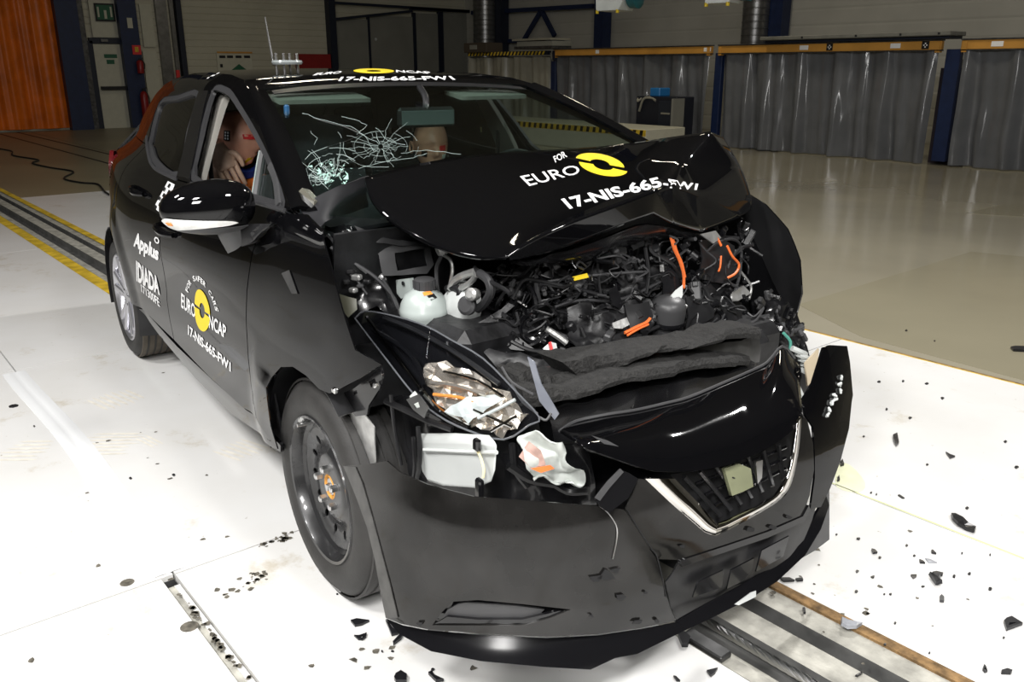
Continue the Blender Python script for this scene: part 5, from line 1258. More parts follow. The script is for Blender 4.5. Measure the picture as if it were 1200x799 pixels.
for pts, w, m in (([(505, 448), (535, 452), (570, 462)], .006, 'reflector'), ([(508, 462), (540, 466), (560, 474)], .004, 'amber'), ([(560, 490), (585, 478), (604, 468)], .004, 'foil'), ([(555, 480), (600, 500)], .004, 'chrome'), ([(575, 505), (606, 487)], .004, 'chrome'), ([(520, 435), (560, 446), (590, 465)], .003, 'chrome')):
    MB().tube([lamp_s(*p, -.02) for p in pts], w, 6, smooth=3).build('reflector_rib', M[m], HL)
for pts in (((436, 385), (455, 396), (475, 410), (490, 428), (497, 452)), ((450, 372), (480, 384), (515, 402), (550, 424), (585, 450)), ((430, 372), (445, 392), (470, 425), (490, 452), (515, 480), (550, 500))):
    MB().tube([lamp_s(*p, -.02) for p in pts], .006, 6, smooth=4).build('lamp_rim', M['plastic_gloss'] if pts[0][0] == 436 else M['chrome'] if pts[0][0] == 430 else M['plastic'], HL)
skin('lamp_lens', lens, lamp_s, M['lens'], HL, off=0, res=8, thick=0)
g = []
L2 = lens+[lens[0]]; P = [lamp_s(*p, .001) for p in L2]; MB().tube(P, .0022, 6, smooth=3).build('lens_edge', mat('clear_plastic_edge', (.10, .105, .115), .12, spec=.8), HL)
skin('broken_lens_flap', [(480, 464), (486, 458), (496, 472), (493, 481), (484, 475)], lamp_s, M['foil'], HL, off=.006, res=6, thick=.003)
for pts in (((600, 450), (612, 470), (630, 485)), ((588, 430), (600, 448), (625, 462)), ((632, 489), (640, 492), (646, 484))):
    MB().tube([lamp_s(*p, -.01) for p in pts], .003, 6, smooth=3).build('lens_splinter', M['plastic_grey'], HL)
skin('lens_splinter', [(618, 418), (626, 424), (634, 450), (655, 485), (650, 492), (632, 470), (624, 440)], implicit([(.2, -.72), (.50, -.60), (.70, -.50), (.78, -.3)], [(0, 0), (1, 0)]), mat('smoky_clear_plastic', (.16, .17, .20), .15), HL, res=8, thick=.003)

# --- inner wing, liner and brackets seen in front of the wheel
inner_s = implicit([(.05, -.80), (.20, -.80), (.35, -.78), (.50, -.72), (.60, -.64), (.66, -.5)], [(0, 0), (1.2, 0)])
skin('inner_wing', [(395, 462), (408, 466), (426, 484), (438, 500), (440, 545), (423, 546), (416, 520), (406, 490)], inner_s, M['alu'], res=8, thick=.003)
skin('arch_edge', [(386, 462), (394, 462), (404, 488), (413, 515), (420, 545), (413, 546), (404, 512), (395, 485)], inner_s, M['plastic'], res=8, off=.012, thick=.008)
skin('wing_bracket', [(398, 462), (415, 455), (446, 431), (448, 440), (445, 455), (432, 475), (430, 486), (416, 488), (408, 475)], inner_s, M['crush_gloss'], off=.01, res=8, thick=.006, holes=[[(414, 459), (418, 457), (419, 461), (415, 463)], [(432, 447), (439, 443), (442, 450), (435, 454)]])
MB().lathe([(.007, 0), (.007, .006), (.004, .008)], inner_s(441, 451, .016), (.3, -1, .2), 8).build('bracket_bolt', M['steel'], car)
skin('lamp_carrier', [(436, 495), (446, 470), (470, 462), (485, 470), (515, 492), (560, 512), (600, 522), (690, 520), (700, 590), (640, 590), (560, 586), (500, 570), (460, 552), (440, 540)], implicit([(.05, -.70), (.30, -.70), (.45, -.64), (.58, -.55), (.66, -.40), (.70, -.1)], [(0, 0), (1, 0)]), M['crush_gloss'], res=12, thick=.006, fold=lambda x, y, p: p+.014*np.array(noise.noise_vector(Vector((x*.04, y*.04, 9)))))
for pts, r in ((((452, 470), (475, 480), (500, 492), (530, 503)), .008), (((458, 462), (462, 500), (470, 545)), .005), (((490, 500), (492, 535), (488, 565)), .006), (((484, 512), (486, 545), (484, 562)), .005), (((600, 520), (604, 550), (618, 570)), .008), (((640, 560), (665, 575), (690, 575)), .01), (((596, 545), (620, 560), (650, 566)), .012)):
    MB().tube([inner_s(*p, -.03) for p in pts], r, 7, smooth=4).build('bracket_rod', M['plastic'], car)
skin('chrome_bracket', [(476, 468), (490, 462), (502, 478), (497, 490), (484, 480)], inner_s, M['steel_dark'], off=.01, res=6, thick=.004, holes=[[(484, 474), (490, 471), (492, 477), (487, 479)]])
# washer bottle
P = [at(x, y, y=yy) for x, y, yy in ((494, 515, -.725), (540, 515, -.705), (584, 518, -.69), (582, 552, -.695), (577, 566, -.70), (560, 574, -.705), (520, 571, -.715), (501, 565, -.72))]
mb = MB().prism(P, (-.05, .012, 0)); WB = mb.build('washer_bottle', M['white_plastic'], car)
b_ = WB.modifiers.new('round', 'BEVEL'); b_.width = .010; b_.segments = 3
P = [at(x, y, y=-.668) for x, y in ((492, 516), (497, 528), (540, 529), (583, 529), (586, 518))]; MB().tube([at(497, 527, y=-.728), at(540, 529, y=-.71), at(582, 530, y=-.698)], .005, 6).build('bottle_seam', M['white_plastic'], WB)
MB().tube([at(557, 525, y=-.712), at(563, 535, y=-.712), at(567, 550, y=-.717), at(566, 560, y=-.722)], .003, 6, smooth=4).build('bottle_strap', mat('pale_yellow_strap', (.75, .66, .38), .5), WB)
MB().box(at(559, 521, y=-.715), (.02, .014, .028), bev=.004).build('bottle_clip', M['plastic_gloss'], WB); MB().box(at(562, 572, y=-.73), (.022, .014, .045), bev=.004).build('bottle_clip', M['plastic_gloss'], WB)
# crumpled foil bag
g = []
rr = random.Random(21)
for i, row in enumerate((((616, 508), (635, 510), (655, 520)), ((612, 520), (645, 525), (668, 538)), ((618, 535), (650, 545), (680, 552)), ((622, 560), (655, 560), (678, 565)), ((628, 562), (650, 570), (668, 568)))):
    g.append([bump_s(x, y, -.10+.03*rr.uniform(-1, 1)) for x, y in row])
BG = patch('crumpled_foil', g, M['foil'], car, 5, 6, thick=.003, bump=.022, bs=26)
skin('foil_label', [(608, 535), (620, 517), (634, 528), (640, 545), (622, 548)], bump_s, mat('pinkish_foil', (.45, .30, .26), .35, var=.3, vscale=40), BG, off=-.085, res=6, thick=.003)
skin('foil_tag', [(622, 549), (645, 545), (650, 549), (634, 554)], bump_s, M['orange_wire'], BG, off=-.06, res=6, thick=.003)

# ---------------------------------------------------------------- engine bay
eb = empty('engine_bay', (0, 0, 0), 0, car)
def part(o): o.parent = eb; return o
# big dark masses behind everything
for c, d, rz in (((.20, .05, .42), (.50, .95, .50), 0), ((.05, -.05, .60), (.40, 1.0, .34), .06), ((.38, .10, .55), (.16, .70, .22), -.05), ((.15, -.56, .46), (.70, .09, .16), 0), ((.15, .58, .46), (.60, .09, .16), 0), ((.50, 0.0, .28), (.25, .9, .20), 0)):
    MB().box(c, d, rz=rz, bev=.03).build('engine_block', M['crush'], eb)
bay_s = implicit([(-.12, -.72), (.0, -.60), (.16, -.46), (.26, -.28), (.31, 0.0), (.32, .25), (.26, .5), (.15, .68)], [(.3, .16), (.5, .10), (.65, .04), (.72, 0), (.82, -.06), (1.0, -.12)])
def bay(px, py, off=0.0): return bay_s(px, py, off)
def bskin(name, o, m, off=0.0, res=9, thick=.005, amp=.012, sc=.05, sd=0, holes=(), parent=None, out=(1, -.3, .3)):
    return skin(name, o, bay_s, m, parent or eb, holes, res, thick, off, out, None, 0, lambda x, y, p: p+amp*np.array(noise.noise_vector(Vector((x*sc, y*sc, sd)))))
# scuttle and strut tower on the right side
sc_s = implicit([(-.30, -.72), (-.16, -.66), (-.10, -.5), (-.08, -.3), (-.07, 0)], [(.5, .14), (.8, .02), (1.1, -.06)])
def sskin(name, o, m, off=0.0, holes=(), thick=.006, amp=.004): return skin(name, o, sc_s, m, eb, holes, 8, thick, off, (1, -.3, .3), None, 0, lambda x, y, p: p+amp*np.array(noise.noise_vector(Vector((x*.05, y*.05, 2)))))
sskin('scuttle_panel', [(438, 280), (450, 278), (505, 288), (509, 310), (500, 321), (449, 323), (444, 300)], M['plastic_grey'], .01, holes=[[(462, 296), (498, 291), (501, 311), (466, 317)]])
sskin('scuttle_lip', [(415, 264), (425, 268), (446, 278), (475, 283), (503, 285), (505, 288), (470, 288), (442, 284), (420, 272)], M['plastic'], .03)
sskin('inner_panel', [(382, 262), (420, 268), (446, 285), (452, 325), (470, 372), (440, 362), (416, 372), (400, 350), (390, 310)], M['crush_gloss'], -.02, amp=.02)
sskin('wing_mount', [(397, 344), (408, 347), (418, 350), (419, 362), (408, 372), (400, 362)], mat('khaki_metal', (.10, .10, .07), .35), .02)
for pts, r in ((((388, 290), (410, 305), (440, 325), (462, 350), (470, 372)), .006), (((384, 275), (405, 300), (430, 320)), .005), (((448, 327), (456, 340), (466, 362)), .006), (((395, 312), (415, 325), (430, 345)), .004)):
    MB().tube([sc_s(*p, .02) for p in pts], r, 6, smooth=4).build('seal_strip', M['rubber'], eb)
for (x, y, s) in ((398, 278, .012), (404, 272, .010), (396, 312, .012), (410, 318, .012), (418, 325, .014), (405, 330, .012), (422, 335, .010), (430, 330, .011), (414, 340, .012)):
    MB().box(sc_s(x, y, .02), (s*2, s*1.6, s*1.2), rz=rq.random()*3, bev=.004).build('broken_bracket', rq.choice([M['alu'], M['plastic_grey'], M['plastic']]), eb)
# expansion tank
tc_ = at(497, 364, y=-.51); R = .062
tk = MB().lathe([(.01, -.062), (.045, -.060), (.060, -.045), (.066, -.012), (.068, -.008), (.068, .006), (.066, .010), (.064, .022), (.052, .046), (.030, .060), (.024, .064)], tc_, n=28).build('expansion_tank', M['tank'], eb, ang=60)
MB().lathe([(.024, .055), (.030, .062), (.030, .088), (.024, .092), (.001, .093)], tc_+np.array([.0, .004, .0]), n=18).build('tank_cap', M['plastic_grey'], eb)
for k in range(12):
    a = 2*math.pi*k/12; MB().box(tc_+np.array([.0305*math.cos(a), .004+.0305*math.sin(a), .075]), (.004, .004, .022), rz=a).build('cap_rib', M['plastic_grey'], eb)
P = [at(x, y, y=-.52) for x, y in ((464, 328), (480, 326), (482, 345), (470, 350), (465, 344))]; MB().prism(P, (0, .012, 0)).build('tank_ear', M['tank'], eb)
MB().lathe([(.006, 0), (.006, .004)], at(473, 332, y=-.522), (0, -1, 0), 10).build('ear_hole', M['plastic'], eb)
def on_tank(px, py, off=.001):
    d = tocar(_ray(px, py)); best = None
    for t in np.linspace(1.8, 2.6, 400):
        P = CC+d*t; q = P-tc_; rr_ = np.interp(q[2], [-.062, -.045, -.01, .01, .022, .046, .06], [.03, .060, .068, .066, .064, .052, .03])+off
        if math.hypot(q[0], q[1]) < rr_: return P
    return at(px, py, y=-.55)
bpy.context.view_layer.update(); on_tank = surf_of(tk)
mk('tank_sticker', [on_tank(495, 343), on_tank(504, 341), on_tank(507, 345), on_tank(497, 347)], [(0, 1, 2, 3)], M['sticker_orange'], eb, smooth=False)
mk('tank_sticker', [on_tank(500, 347), on_tank(508, 344), on_tank(512, 349), on_tank(505, 352)], [(0, 1, 2, 3)], M['black_print'], eb, smooth=False)
# aluminium pump bracket and pipes beside the tank
g = [[at(525, 352, y=-.44), at(540, 335, y=-.42), at(556, 340, y=-.40)], [at(530, 362, y=-.45), at(546, 350, y=-.44), at(562, 352, y=-.40)], [at(528, 378, y=-.44), at(545, 372, y=-.44), at(556, 365, y=-.41)], [at(526, 390, y=-.43), at(540, 388, y=-.43), at(548, 385, y=-.41)]]
PB = patch('pump_bracket', g, M['white_plastic'], eb, 5, 5, thick=.02, bump=.006, bs=30)
for pts, r, m in ((((515, 292), (517, 300), (512, 312), (512, 330), (514, 345)), .006, 'plastic_grey'), (((519, 298), (528, 305), (530, 318), (527, 336), (525, 348)), .005, 'alu'), (((558, 318), (545, 322), (534, 328), (528, 338)), .011, 'alu'), (((558, 322), (552, 330), (540, 338)), .008, 'alu'), (((524, 338), (533, 337), (539, 343), (536, 352), (531, 362), (531, 372)), .010, 'plastic'), (((562, 320), (572, 328), (575, 342), (568, 355), (560, 362)), .012, 'rubber'), (((556, 313), (566, 325), (590, 338), (598, 344)), .006, 'plastic')):
    MB().tube([at(x, y, y=-.45) for x, y in pts], r, 8, smooth=5).build('coolant_pipe', M[m], eb)
MB().lathe([(.016, -.01), (.018, 0), (.018, .02), (.012, .03)], at(518, 293, y=-.45), (0, -.3, 1), 10).build('pipe_fitting', M['alu'], eb)
MB().lathe([(.020, -.006), (.026, 0), (.026, .012), (.018, .018)], at(549, 358, y=-.47), (.5, -1, .3), 16).build('pump_boss', M['plastic_grey'], eb)
MB().lathe([(.014, -.01), (.017, 0), (.017, .02), (.010, .026)], at(556, 345, y=-.47), (.5, -1, .3), 14).build('pump_boss', M['alu'], eb)
# fans, pulley, tubes
for (x, y, r, m) in ((625, 385, .042, 'plastic_gloss'), (608, 368, .02, 'crush_gloss'), (562, 388, .016, 'crush')):
    c = bay(x, y, .03); MB().lathe([(r*.55, .004), (r*.8, .006), (r, .0), (r*1.06, .008), (r, .018), (r*.8, .012), (r*.6, -.005), (r*.3, -.01), (.001, -.008)], c, (.85, -.35, .35), 24, cap=False).build('pulley', M[m], eb)
for pts, r, m in ((((640, 385), (655, 395), (664, 402)), .009, 'alu'), (((600, 350), (612, 330), (625, 328), (660, 335), (690, 342), (720, 352)), .006, 'plastic'), (((618, 332), (625, 345), (628, 360), (622, 372)), .008, 'plastic_gloss'), (((650, 360), (680, 352), (730, 350), (790, 322)), .005, 'rubber'), (((700, 300), (702, 330), (704, 345)), .004, 'plastic'), (((756, 290), (760, 320), (757, 345)), .006, 'plastic'), (((640, 330), (700, 322), (760, 318)), .004, 'plastic_grey'),
                  (((822, 300), (840, 285), (858, 280), (868, 290), (867, 320), (860, 345)), .005, 'rubber'), (((840, 310), (845, 325), (860, 335), (878, 345)), .006, 'rubber'), (((868, 318), (880, 335), (878, 350)), .004, 'alu'), (((812, 325), (826, 340), (836, 360)), .008, 'plastic'), (((745, 395), (780, 380), (820, 378)), .006, 'plastic'), (((590, 395), (620, 410), (650, 412)), .006, 'plastic'), (((575, 370), (590, 385), (596, 405)), .007, 'plastic'), (((830, 355), (848, 370), (850, 385)), .008, 'plastic_gloss')):
    MB().tube([bay(*p, .045) for p in pts], r, 7, smooth=4).build('engine_hose', M[m], eb)
for pts, r in ((((786, 278), (790, 292), (796, 305), (801, 322), (801, 338)), .0045), (((789, 280), (793, 294), (799, 308), (803, 325)), .0035), (((732, 390), (744, 384), (757, 378), (762, 373)), .0045), (((735, 393), (747, 386), (760, 380)), .0035), (((852, 288), (858, 300), (866, 310), (862, 320), (852, 326)), .004), (((845, 300), (844, 312), (842, 318)), .003), (((836, 272), (841, 280), (845, 288)), .004)):
    MB().tube([bay(*p, .075) for p in pts], r, 6, smooth=5).build('orange_wire', M['orange_wire'], eb)
# crumpled covers and boxes
bskin('intake_cover', [(668, 362), (690, 355), (735, 352), (764, 348), (766, 372), (760, 395), (735, 402), (700, 412), (676, 412), (668, 390)], M['crush'], .05, amp=.030, sc=.06, sd=1)
bskin('torn_sheet', [(714, 340), (722, 333), (730, 356), (727, 360), (716, 358)], M['crush_gloss'], .07, sd=2, amp=.01)
bskin('battery_box', [(733, 358), (760, 352), (766, 370), (762, 388), (738, 384)], M['plastic'], .06, sd=3, amp=.006)
bskin('air_duct', [(775, 322), (790, 312), (798, 330), (800, 355), (790, 352), (776, 345)], M['crush_gloss'], .055, sd=4)
bskin('torn_label', [(786, 344), (793, 339), (801, 334), (800, 346), (794, 358), (790, 352)], M['white_plastic'], .085, sd=5, amp=.008)
c = bay(783, 366, .045); MB().lathe([(.03, -.09), (.046, -.08), (.050, .02), (.046, .035), (.030, .045), (.001, .048)], c, (.15, -.1, 1), 22).build('throttle_housing', M['plastic_grey'], eb, ang=50)
MB().lathe([(.052, -.012), (.054, -.008), (.054, .0), (.052, .004)], c+np.array([0, 0, -.02]), (.15, -.1, 1), 22, cap=False).build('clamp_ring', M['plastic_gloss'], eb)
bskin('fan_shroud', [(800, 345), (812, 335), (850, 332), (872, 340), (876, 365), (862, 385), (830, 392), (806, 398), (800, 380)], M['crush'], .03, amp=.03, sc=.06, sd=6)
bskin('ribbed_duct', [(806, 348), (814, 344), (836, 350), (838, 372), (818, 382), (804, 392)], M['plastic'], .055, amp=.012, sc=.1, sd=7)
bskin('radiator_panel', [(640, 415), (668, 412), (700, 413), (760, 402), (800, 398), (860, 384), (886, 380), (886, 392), (820, 410), (760, 418), (690, 432), (660, 428)], M['crush_gloss'], .06, amp=.02, sd=8)
bskin('side_box', [(820, 282), (845, 276), (860, 290), (866, 325), (850, 332), (824, 325)], M['plastic'], .05, amp=.015, sd=9)
bskin('bright_bracket', [(822, 274), (838, 270), (846, 278), (836, 284)], M['alu'], .08, amp=.006, sd=10); bskin('bright_bracket', [(858, 345), (872, 335), (880, 344), (868, 352), (860, 352)], M['alu'], .06, amp=.01, sd=11)
bskin('dark_cowl', [(590, 316), (640, 318), (700, 312), (760, 300), (800, 290), (800, 330), (740, 345), (690, 350), (640, 345), (600, 340)], M['crush'], -.02, amp=.025, sd=12)
bskin('support_bracket', [(560, 380), (575, 376), (590, 385), (596, 405), (580, 412), (566, 400)], M['plastic'], .05, sd=13); bskin('support_bracket', [(582, 382), (600, 388), (625, 408), (600, 410), (586, 402)], M['plastic_grey'], .045, sd=14, amp=.006)
bskin('cable_cover', [(552, 382), (572, 372), (596, 352), (602, 358), (580, 380), (560, 392)], M['crush'], .055, sd=15); bskin('lower_cover', [(560, 405), (600, 412), (640, 420), (660, 430), (655, 452), (610, 440), (575, 425)], M['crush'], .09, sd=16, amp=.02)
bskin('warning_tag', [(671, 324), (688, 320), (690, 325), (673, 329)], M['yellow_part'], .05, amp=0, sd=17)
bskin('sensor_cap', [(636, 408), (644, 400), (652, 402), (654, 414), (642, 416)], M['white_plastic'], .06, amp=.004, sd=18); bskin('sensor_mark', [(643, 401), (646, 400), (649, 413), (646, 414)], M['red_mark'], .068, amp=0, sd=18)
bskin('clip_plate', [(718, 378), (734, 372), (737, 380), (728, 385), (719, 384)], M['alu'], .085, amp=.003, sd=19)
rq = random.Random(42)
mats_ = ['plastic', 'plastic', 'crush', 'crush_gloss', 'plastic_grey', 'crush_gloss', 'plastic_gloss']
names_ = ['connector', 'bracket', 'clip', 'relay_box', 'sensor']
for i in range(230):
    px = rq.uniform(575, 890); lo = 312-max(0, (px-600))*.17; hi = 428-max(0, px-640)*.17; py = rq.uniform(lo, hi); c = bay(px, py, rq.uniform(-.015, .06)); nm = rq.choice(names_)
    s = rq.uniform(.006, .022); A = np.linalg.qr(np.random.RandomState(i).randn(3, 3))[0]; m = M[rq.choice(mats_)]
    if rq.random() < .04: m = M['alu']; s *= .45
    k = rq.random(); mb = MB()
    if k < .55: mb.box(c, (s*rq.uniform(1, 3), s*rq.uniform(.8, 1.6), s*rq.uniform(.5, 1.4)), R=A, bev=s*.2); mb.box(c+A[:, 0]*s*.9, (s*.8, s*.9, s*1.8), R=A, bev=s*.15)
    elif k < .8: mb.lathe([(s*.5, -s), (s*.7, -s*.8), (s*.7, s*.4), (s*.4, s*.6), (s*.4, s*1.3)], c, A[:, 0], 10)
    else: mb.tube([c-A[:, 0]*s*3, c+A[:, 1]*s, c+A[:, 0]*s*3, c+A[:, 2]*s*2+A[:, 0]*s*4], s*.3, 6, smooth=4); nm = 'wiring'
    mb.build(nm, m, eb)
for i in range(70):       # loose wires
    px = rq.uniform(590, 880); py = rq.uniform(310, 400)-max(0, px-600)*.10; P = [bay(px+rq.uniform(-8, 8)*0, py, .05)]
    for k in range(4): P.append(P[-1]+np.array([rq.uniform(-.03, .03), rq.uniform(-.05, .05), rq.uniform(-.03, .03)]))
    MB().tube(P, rq.uniform(.0018, .0035), 5, smooth=4).build('wiring', M[rq.choice(['plastic', 'rubber', 'plastic_grey', 'plastic'])], eb)
# left inner wing and broken left lamp carrier
lw_s = implicit([(-.1, .60), (.15, .66), (.40, .60), (.55, .50), (.62, .40)], [(0, 0), (1, 0)])
LX = lambda px, py, x: at(px, py, x=x)
patch('left_wing_inner', [[LX(865, 262, .02), LX(890, 280, .04), LX(915, 300, .06)], [LX(872, 300, .10), LX(900, 325, .12), LX(932, 345, .14)], [LX(880, 350, .20), LX(905, 370, .22), LX(935, 372, .22)], [LX(890, 400, .30), LX(915, 400, .32), LX(930, 395, .32)]], M['paint'], car, 4, 4, thick=.006, bump=.006, bs=10, out=(1, -.5, .3), inner=M['underside'])
LLH = patch('left_lamp_carrier', [[LX(892, 345, .24), LX(915, 350, .26), LX(932, 372, .28)], [LX(895, 372, .30), LX(915, 378, .32), LX(930, 392, .33)], [LX(900, 400, .40), LX(918, 405, .40), LX(935, 410, .40)]], M['crush_gloss'], car, 4, 4, thick=.01, bump=.025, bs=16)
for i in range(26):
    px, py = rq.uniform(892, 945), 0; py = 345+(px-892)*.9+rq.uniform(-14, 28); c = LX(px, py, .36); s = rq.uniform(.008, .02); A = np.linalg.qr(np.random.RandomState(300+i).randn(3, 3))[0]
    MB().box(c, (s*2.4, s*1.2, s), R=A, bev=s*.2).box(c+A[:, 1]*s, (s, s*1.6, s*.7), R=A, bev=s*.2).build('lamp_fragment', M[rq.choice(['plastic', 'crush_gloss', 'plastic_grey'])], LLH)
for i, (x, y) in enumerate(((933, 412), (938, 418), (942, 424), (945, 430), (944, 437))): MB().tube([LX(x-5, y-4, .47), LX(x+4, y, .48), LX(x+11, y+3, .47)], .009, 7, smooth=3).build('white_sleeve', M['white_plastic'], LLH)
patch('tan_plate', [[LX(942, 425, .49), LX(958, 408, .49)], [LX(945, 452, .50), LX(955, 440, .50)]], mat('tan_plate', (.50, .42, .30), .6), LLH, 2, 2, thick=.006)
MB().tube([LX(930, 425, .5), LX(934, 450, .51), LX(942, 468, .52)], .008, 7, smooth=4).build('white_sleeve', M['white_plastic'], LLH)
MB().tube([LX(918, 390, .42), LX(926, 400, .43), LX(925, 412, .43)], .005, 6, smooth=4).build('teal_clip', mat('teal_clip', (.10, .35, .28), .4), LLH)
# ================================================================ CABIN
g = [[(-.22, y, .985-.03*(y/.7)**2), (-.36, y, 1.0-.03*(y/.7)**2), (-.52, y, .985-.03*(y/.7)**2), (-.60, y, .93), (-.58, y, .80), (-.50, y, .62)] for y in np.linspace(-.69, .69, 9)]
patch('dashboard', g, M['interior'], car, 4, 3, thick=.01)
def seat(name, x, y, w, mt, headrest=True, recl=.30, hb=.62, parent=car):
    e = empty(name, (x, y, .36), 0, parent)
    def cush(nm, rows, m, th): return patch(nm, rows, m, e, 4, 4, thick=th)
    g = [[(.50*u, w*v/2, .14+.03*math.sin(math.pi*u)-.02*(1-v*v)*math.sin(math.pi*u)-.05*max(0, u-.8)) for v in (-1, -.8, -.4, 0, .4, .8, 1)] for u in (0, .1, .35, .7, .93, 1.0)]
    cush('seat_cushion', g, mt, .12)
    g = [[(-recl*u*hb-.0+.03*(v*v)*1, w*v/2*(1-.18*u), .14+u*hb) for v in (-1, -.85, -.4, 0, .4, .85, 1)] for u in (0, .12, .4, .75, .95, 1.0)]
    cush('seat_back', g, mt, .10)
    if headrest:
        g = [[(-recl*(hb+.16*u)+.02-.02*abs(v), .13*v, .14+hb+.03+.17*u) for v in (-1, -.85, 0, .85, 1)] for u in (0, .1, .5, .9, 1)]
        cush('headrest', g, mt, .07)
        for s in (-.06, .06): MB().tube([(-recl*hb-.02, s, .14+hb-.05), (-recl*hb-.03, s, .14+hb+.08)], .006, 6).build('headrest_post', M['steel'], e)
    return e
seat('front_seat', -1.53, .34, .48, M['seat_cloth'], recl=.22); seat('front_seat', -1.0, -.33, .46, M['seat_cloth'], recl=.22, hb=.54)
seat('rear_seat', -1.98, -.36, .56, M['seat_cloth'], hb=.52); seat('rear_seat', -1.98, .36, .56, M['seat_cloth'], hb=.52)
# steering wheel
sw = MB().tube([np.array([-.70+.085*math.sin(a)*-1, .36+.18*math.cos(a), .93+.165*math.sin(a)]) for a in np.linspace(0, 2*math.pi, 33)], .014, 8).build('steering_wheel', M['plastic'], car)
MB().lathe([(.02, 0), (.07, .01), (.075, .03), (.05, .05)], (-.69, .36, .93), (-.9, 0, .4), 16).build('wheel_boss', M['plastic'], sw)
for a in (0, math.pi, -math.pi/2): MB().bar((-.70, .36, .93), (-.70+.085*math.sin(a)*-1, .36+.18*math.cos(a), .93+.165*math.sin(a)), .03, .015).build('wheel_spoke', M['plastic'], sw)
# inside mirror and visors
rm = MB().box((-.80, -.02, 1.240), (.03, .225, .072), rz=-.12, bev=.012).build('inside_mirror', M['plastic'], car)
MB().box((-.785, -.02, 1.238), (.006, .205, .052), rz=-.12, bev=.002).build('mirror_face', mat('grey_mirror_back', (.10, .12, .12), .3), rm); MB().tube([(-.80, -.02, 1.27), (-.82, -.01, 1.31), (-.88, 0, 1.345)], .012, 8, smooth=3).build('mirror_stalk', M['plastic'], rm)
for y0, y1 in ((-.53, -.18), (.20, .52)):
    g = [[(-.905-.02*t, y0+(y1-y0)*t, 1.306) for t in np.linspace(0, 1, 6)], [(-1.04-.02*t, y0+(y1-y0)*t, 1.325) for t in np.linspace(0, 1, 6)]]
    patch('sun_visor', g, M['interior_light'], car, 2, 2, thick=.014, out=(.3, 0, 1))
# B-pillar linings and door apertures
for sg in (1, -1):
    g = [[(-1.24, -sg*.735, .95), (-1.33, -sg*.73, .95), (-1.42, -sg*.735, .95)], [(-1.27, -sg*.665, 1.12), (-1.34, -sg*.66, 1.12), (-1.41, -sg*.665, 1.12)], [(-1.33, -sg*.57, 1.30), (-1.38, -sg*.565, 1.30), (-1.43, -sg*.57, 1.30)], [(-1.36, -sg*.50, 1.36), (-1.40, -sg*.50, 1.36), (-1.45, -sg*.50, 1.36)]]
    patch('b_pillar_lining', g, M['interior_light'], car, 4, 3, thick=.02, out=(0, sg, 0))
    MB().tube([(-1.34, -sg*.655, 1.14), (-1.36, -sg*.66, 1.0), (-1.40, -sg*.62, .70)], .010, 6, smooth=3).build('seat_belt', M['plastic_grey'], car)
mk('star_sticker', [np.array([-1.44, .628, 1.135])+.018*(1 if i % 2 else .55)*np.array([math.cos(i*math.pi/4)*.6, -.02, math.sin(i*math.pi/4)]) for i in range(8)], [tuple(range(8))], mat('yellow_sticker', (.8, .7, .3), .5), car, smooth=False)
MB().box(at(336, 129, x=-.78), (.02, .016, .035), bev=.005).build('camera_mount', mat('dark_blue_mount', (.015, .07, .16), .4), car)
MB().tube([at(367, 138, x=-.55), at(382, 143, x=-.55), at(405, 149, x=-.55), at(425, 158, x=-.55)], .0015, 6, smooth=3).build('mount_arm', M['steel'], car)

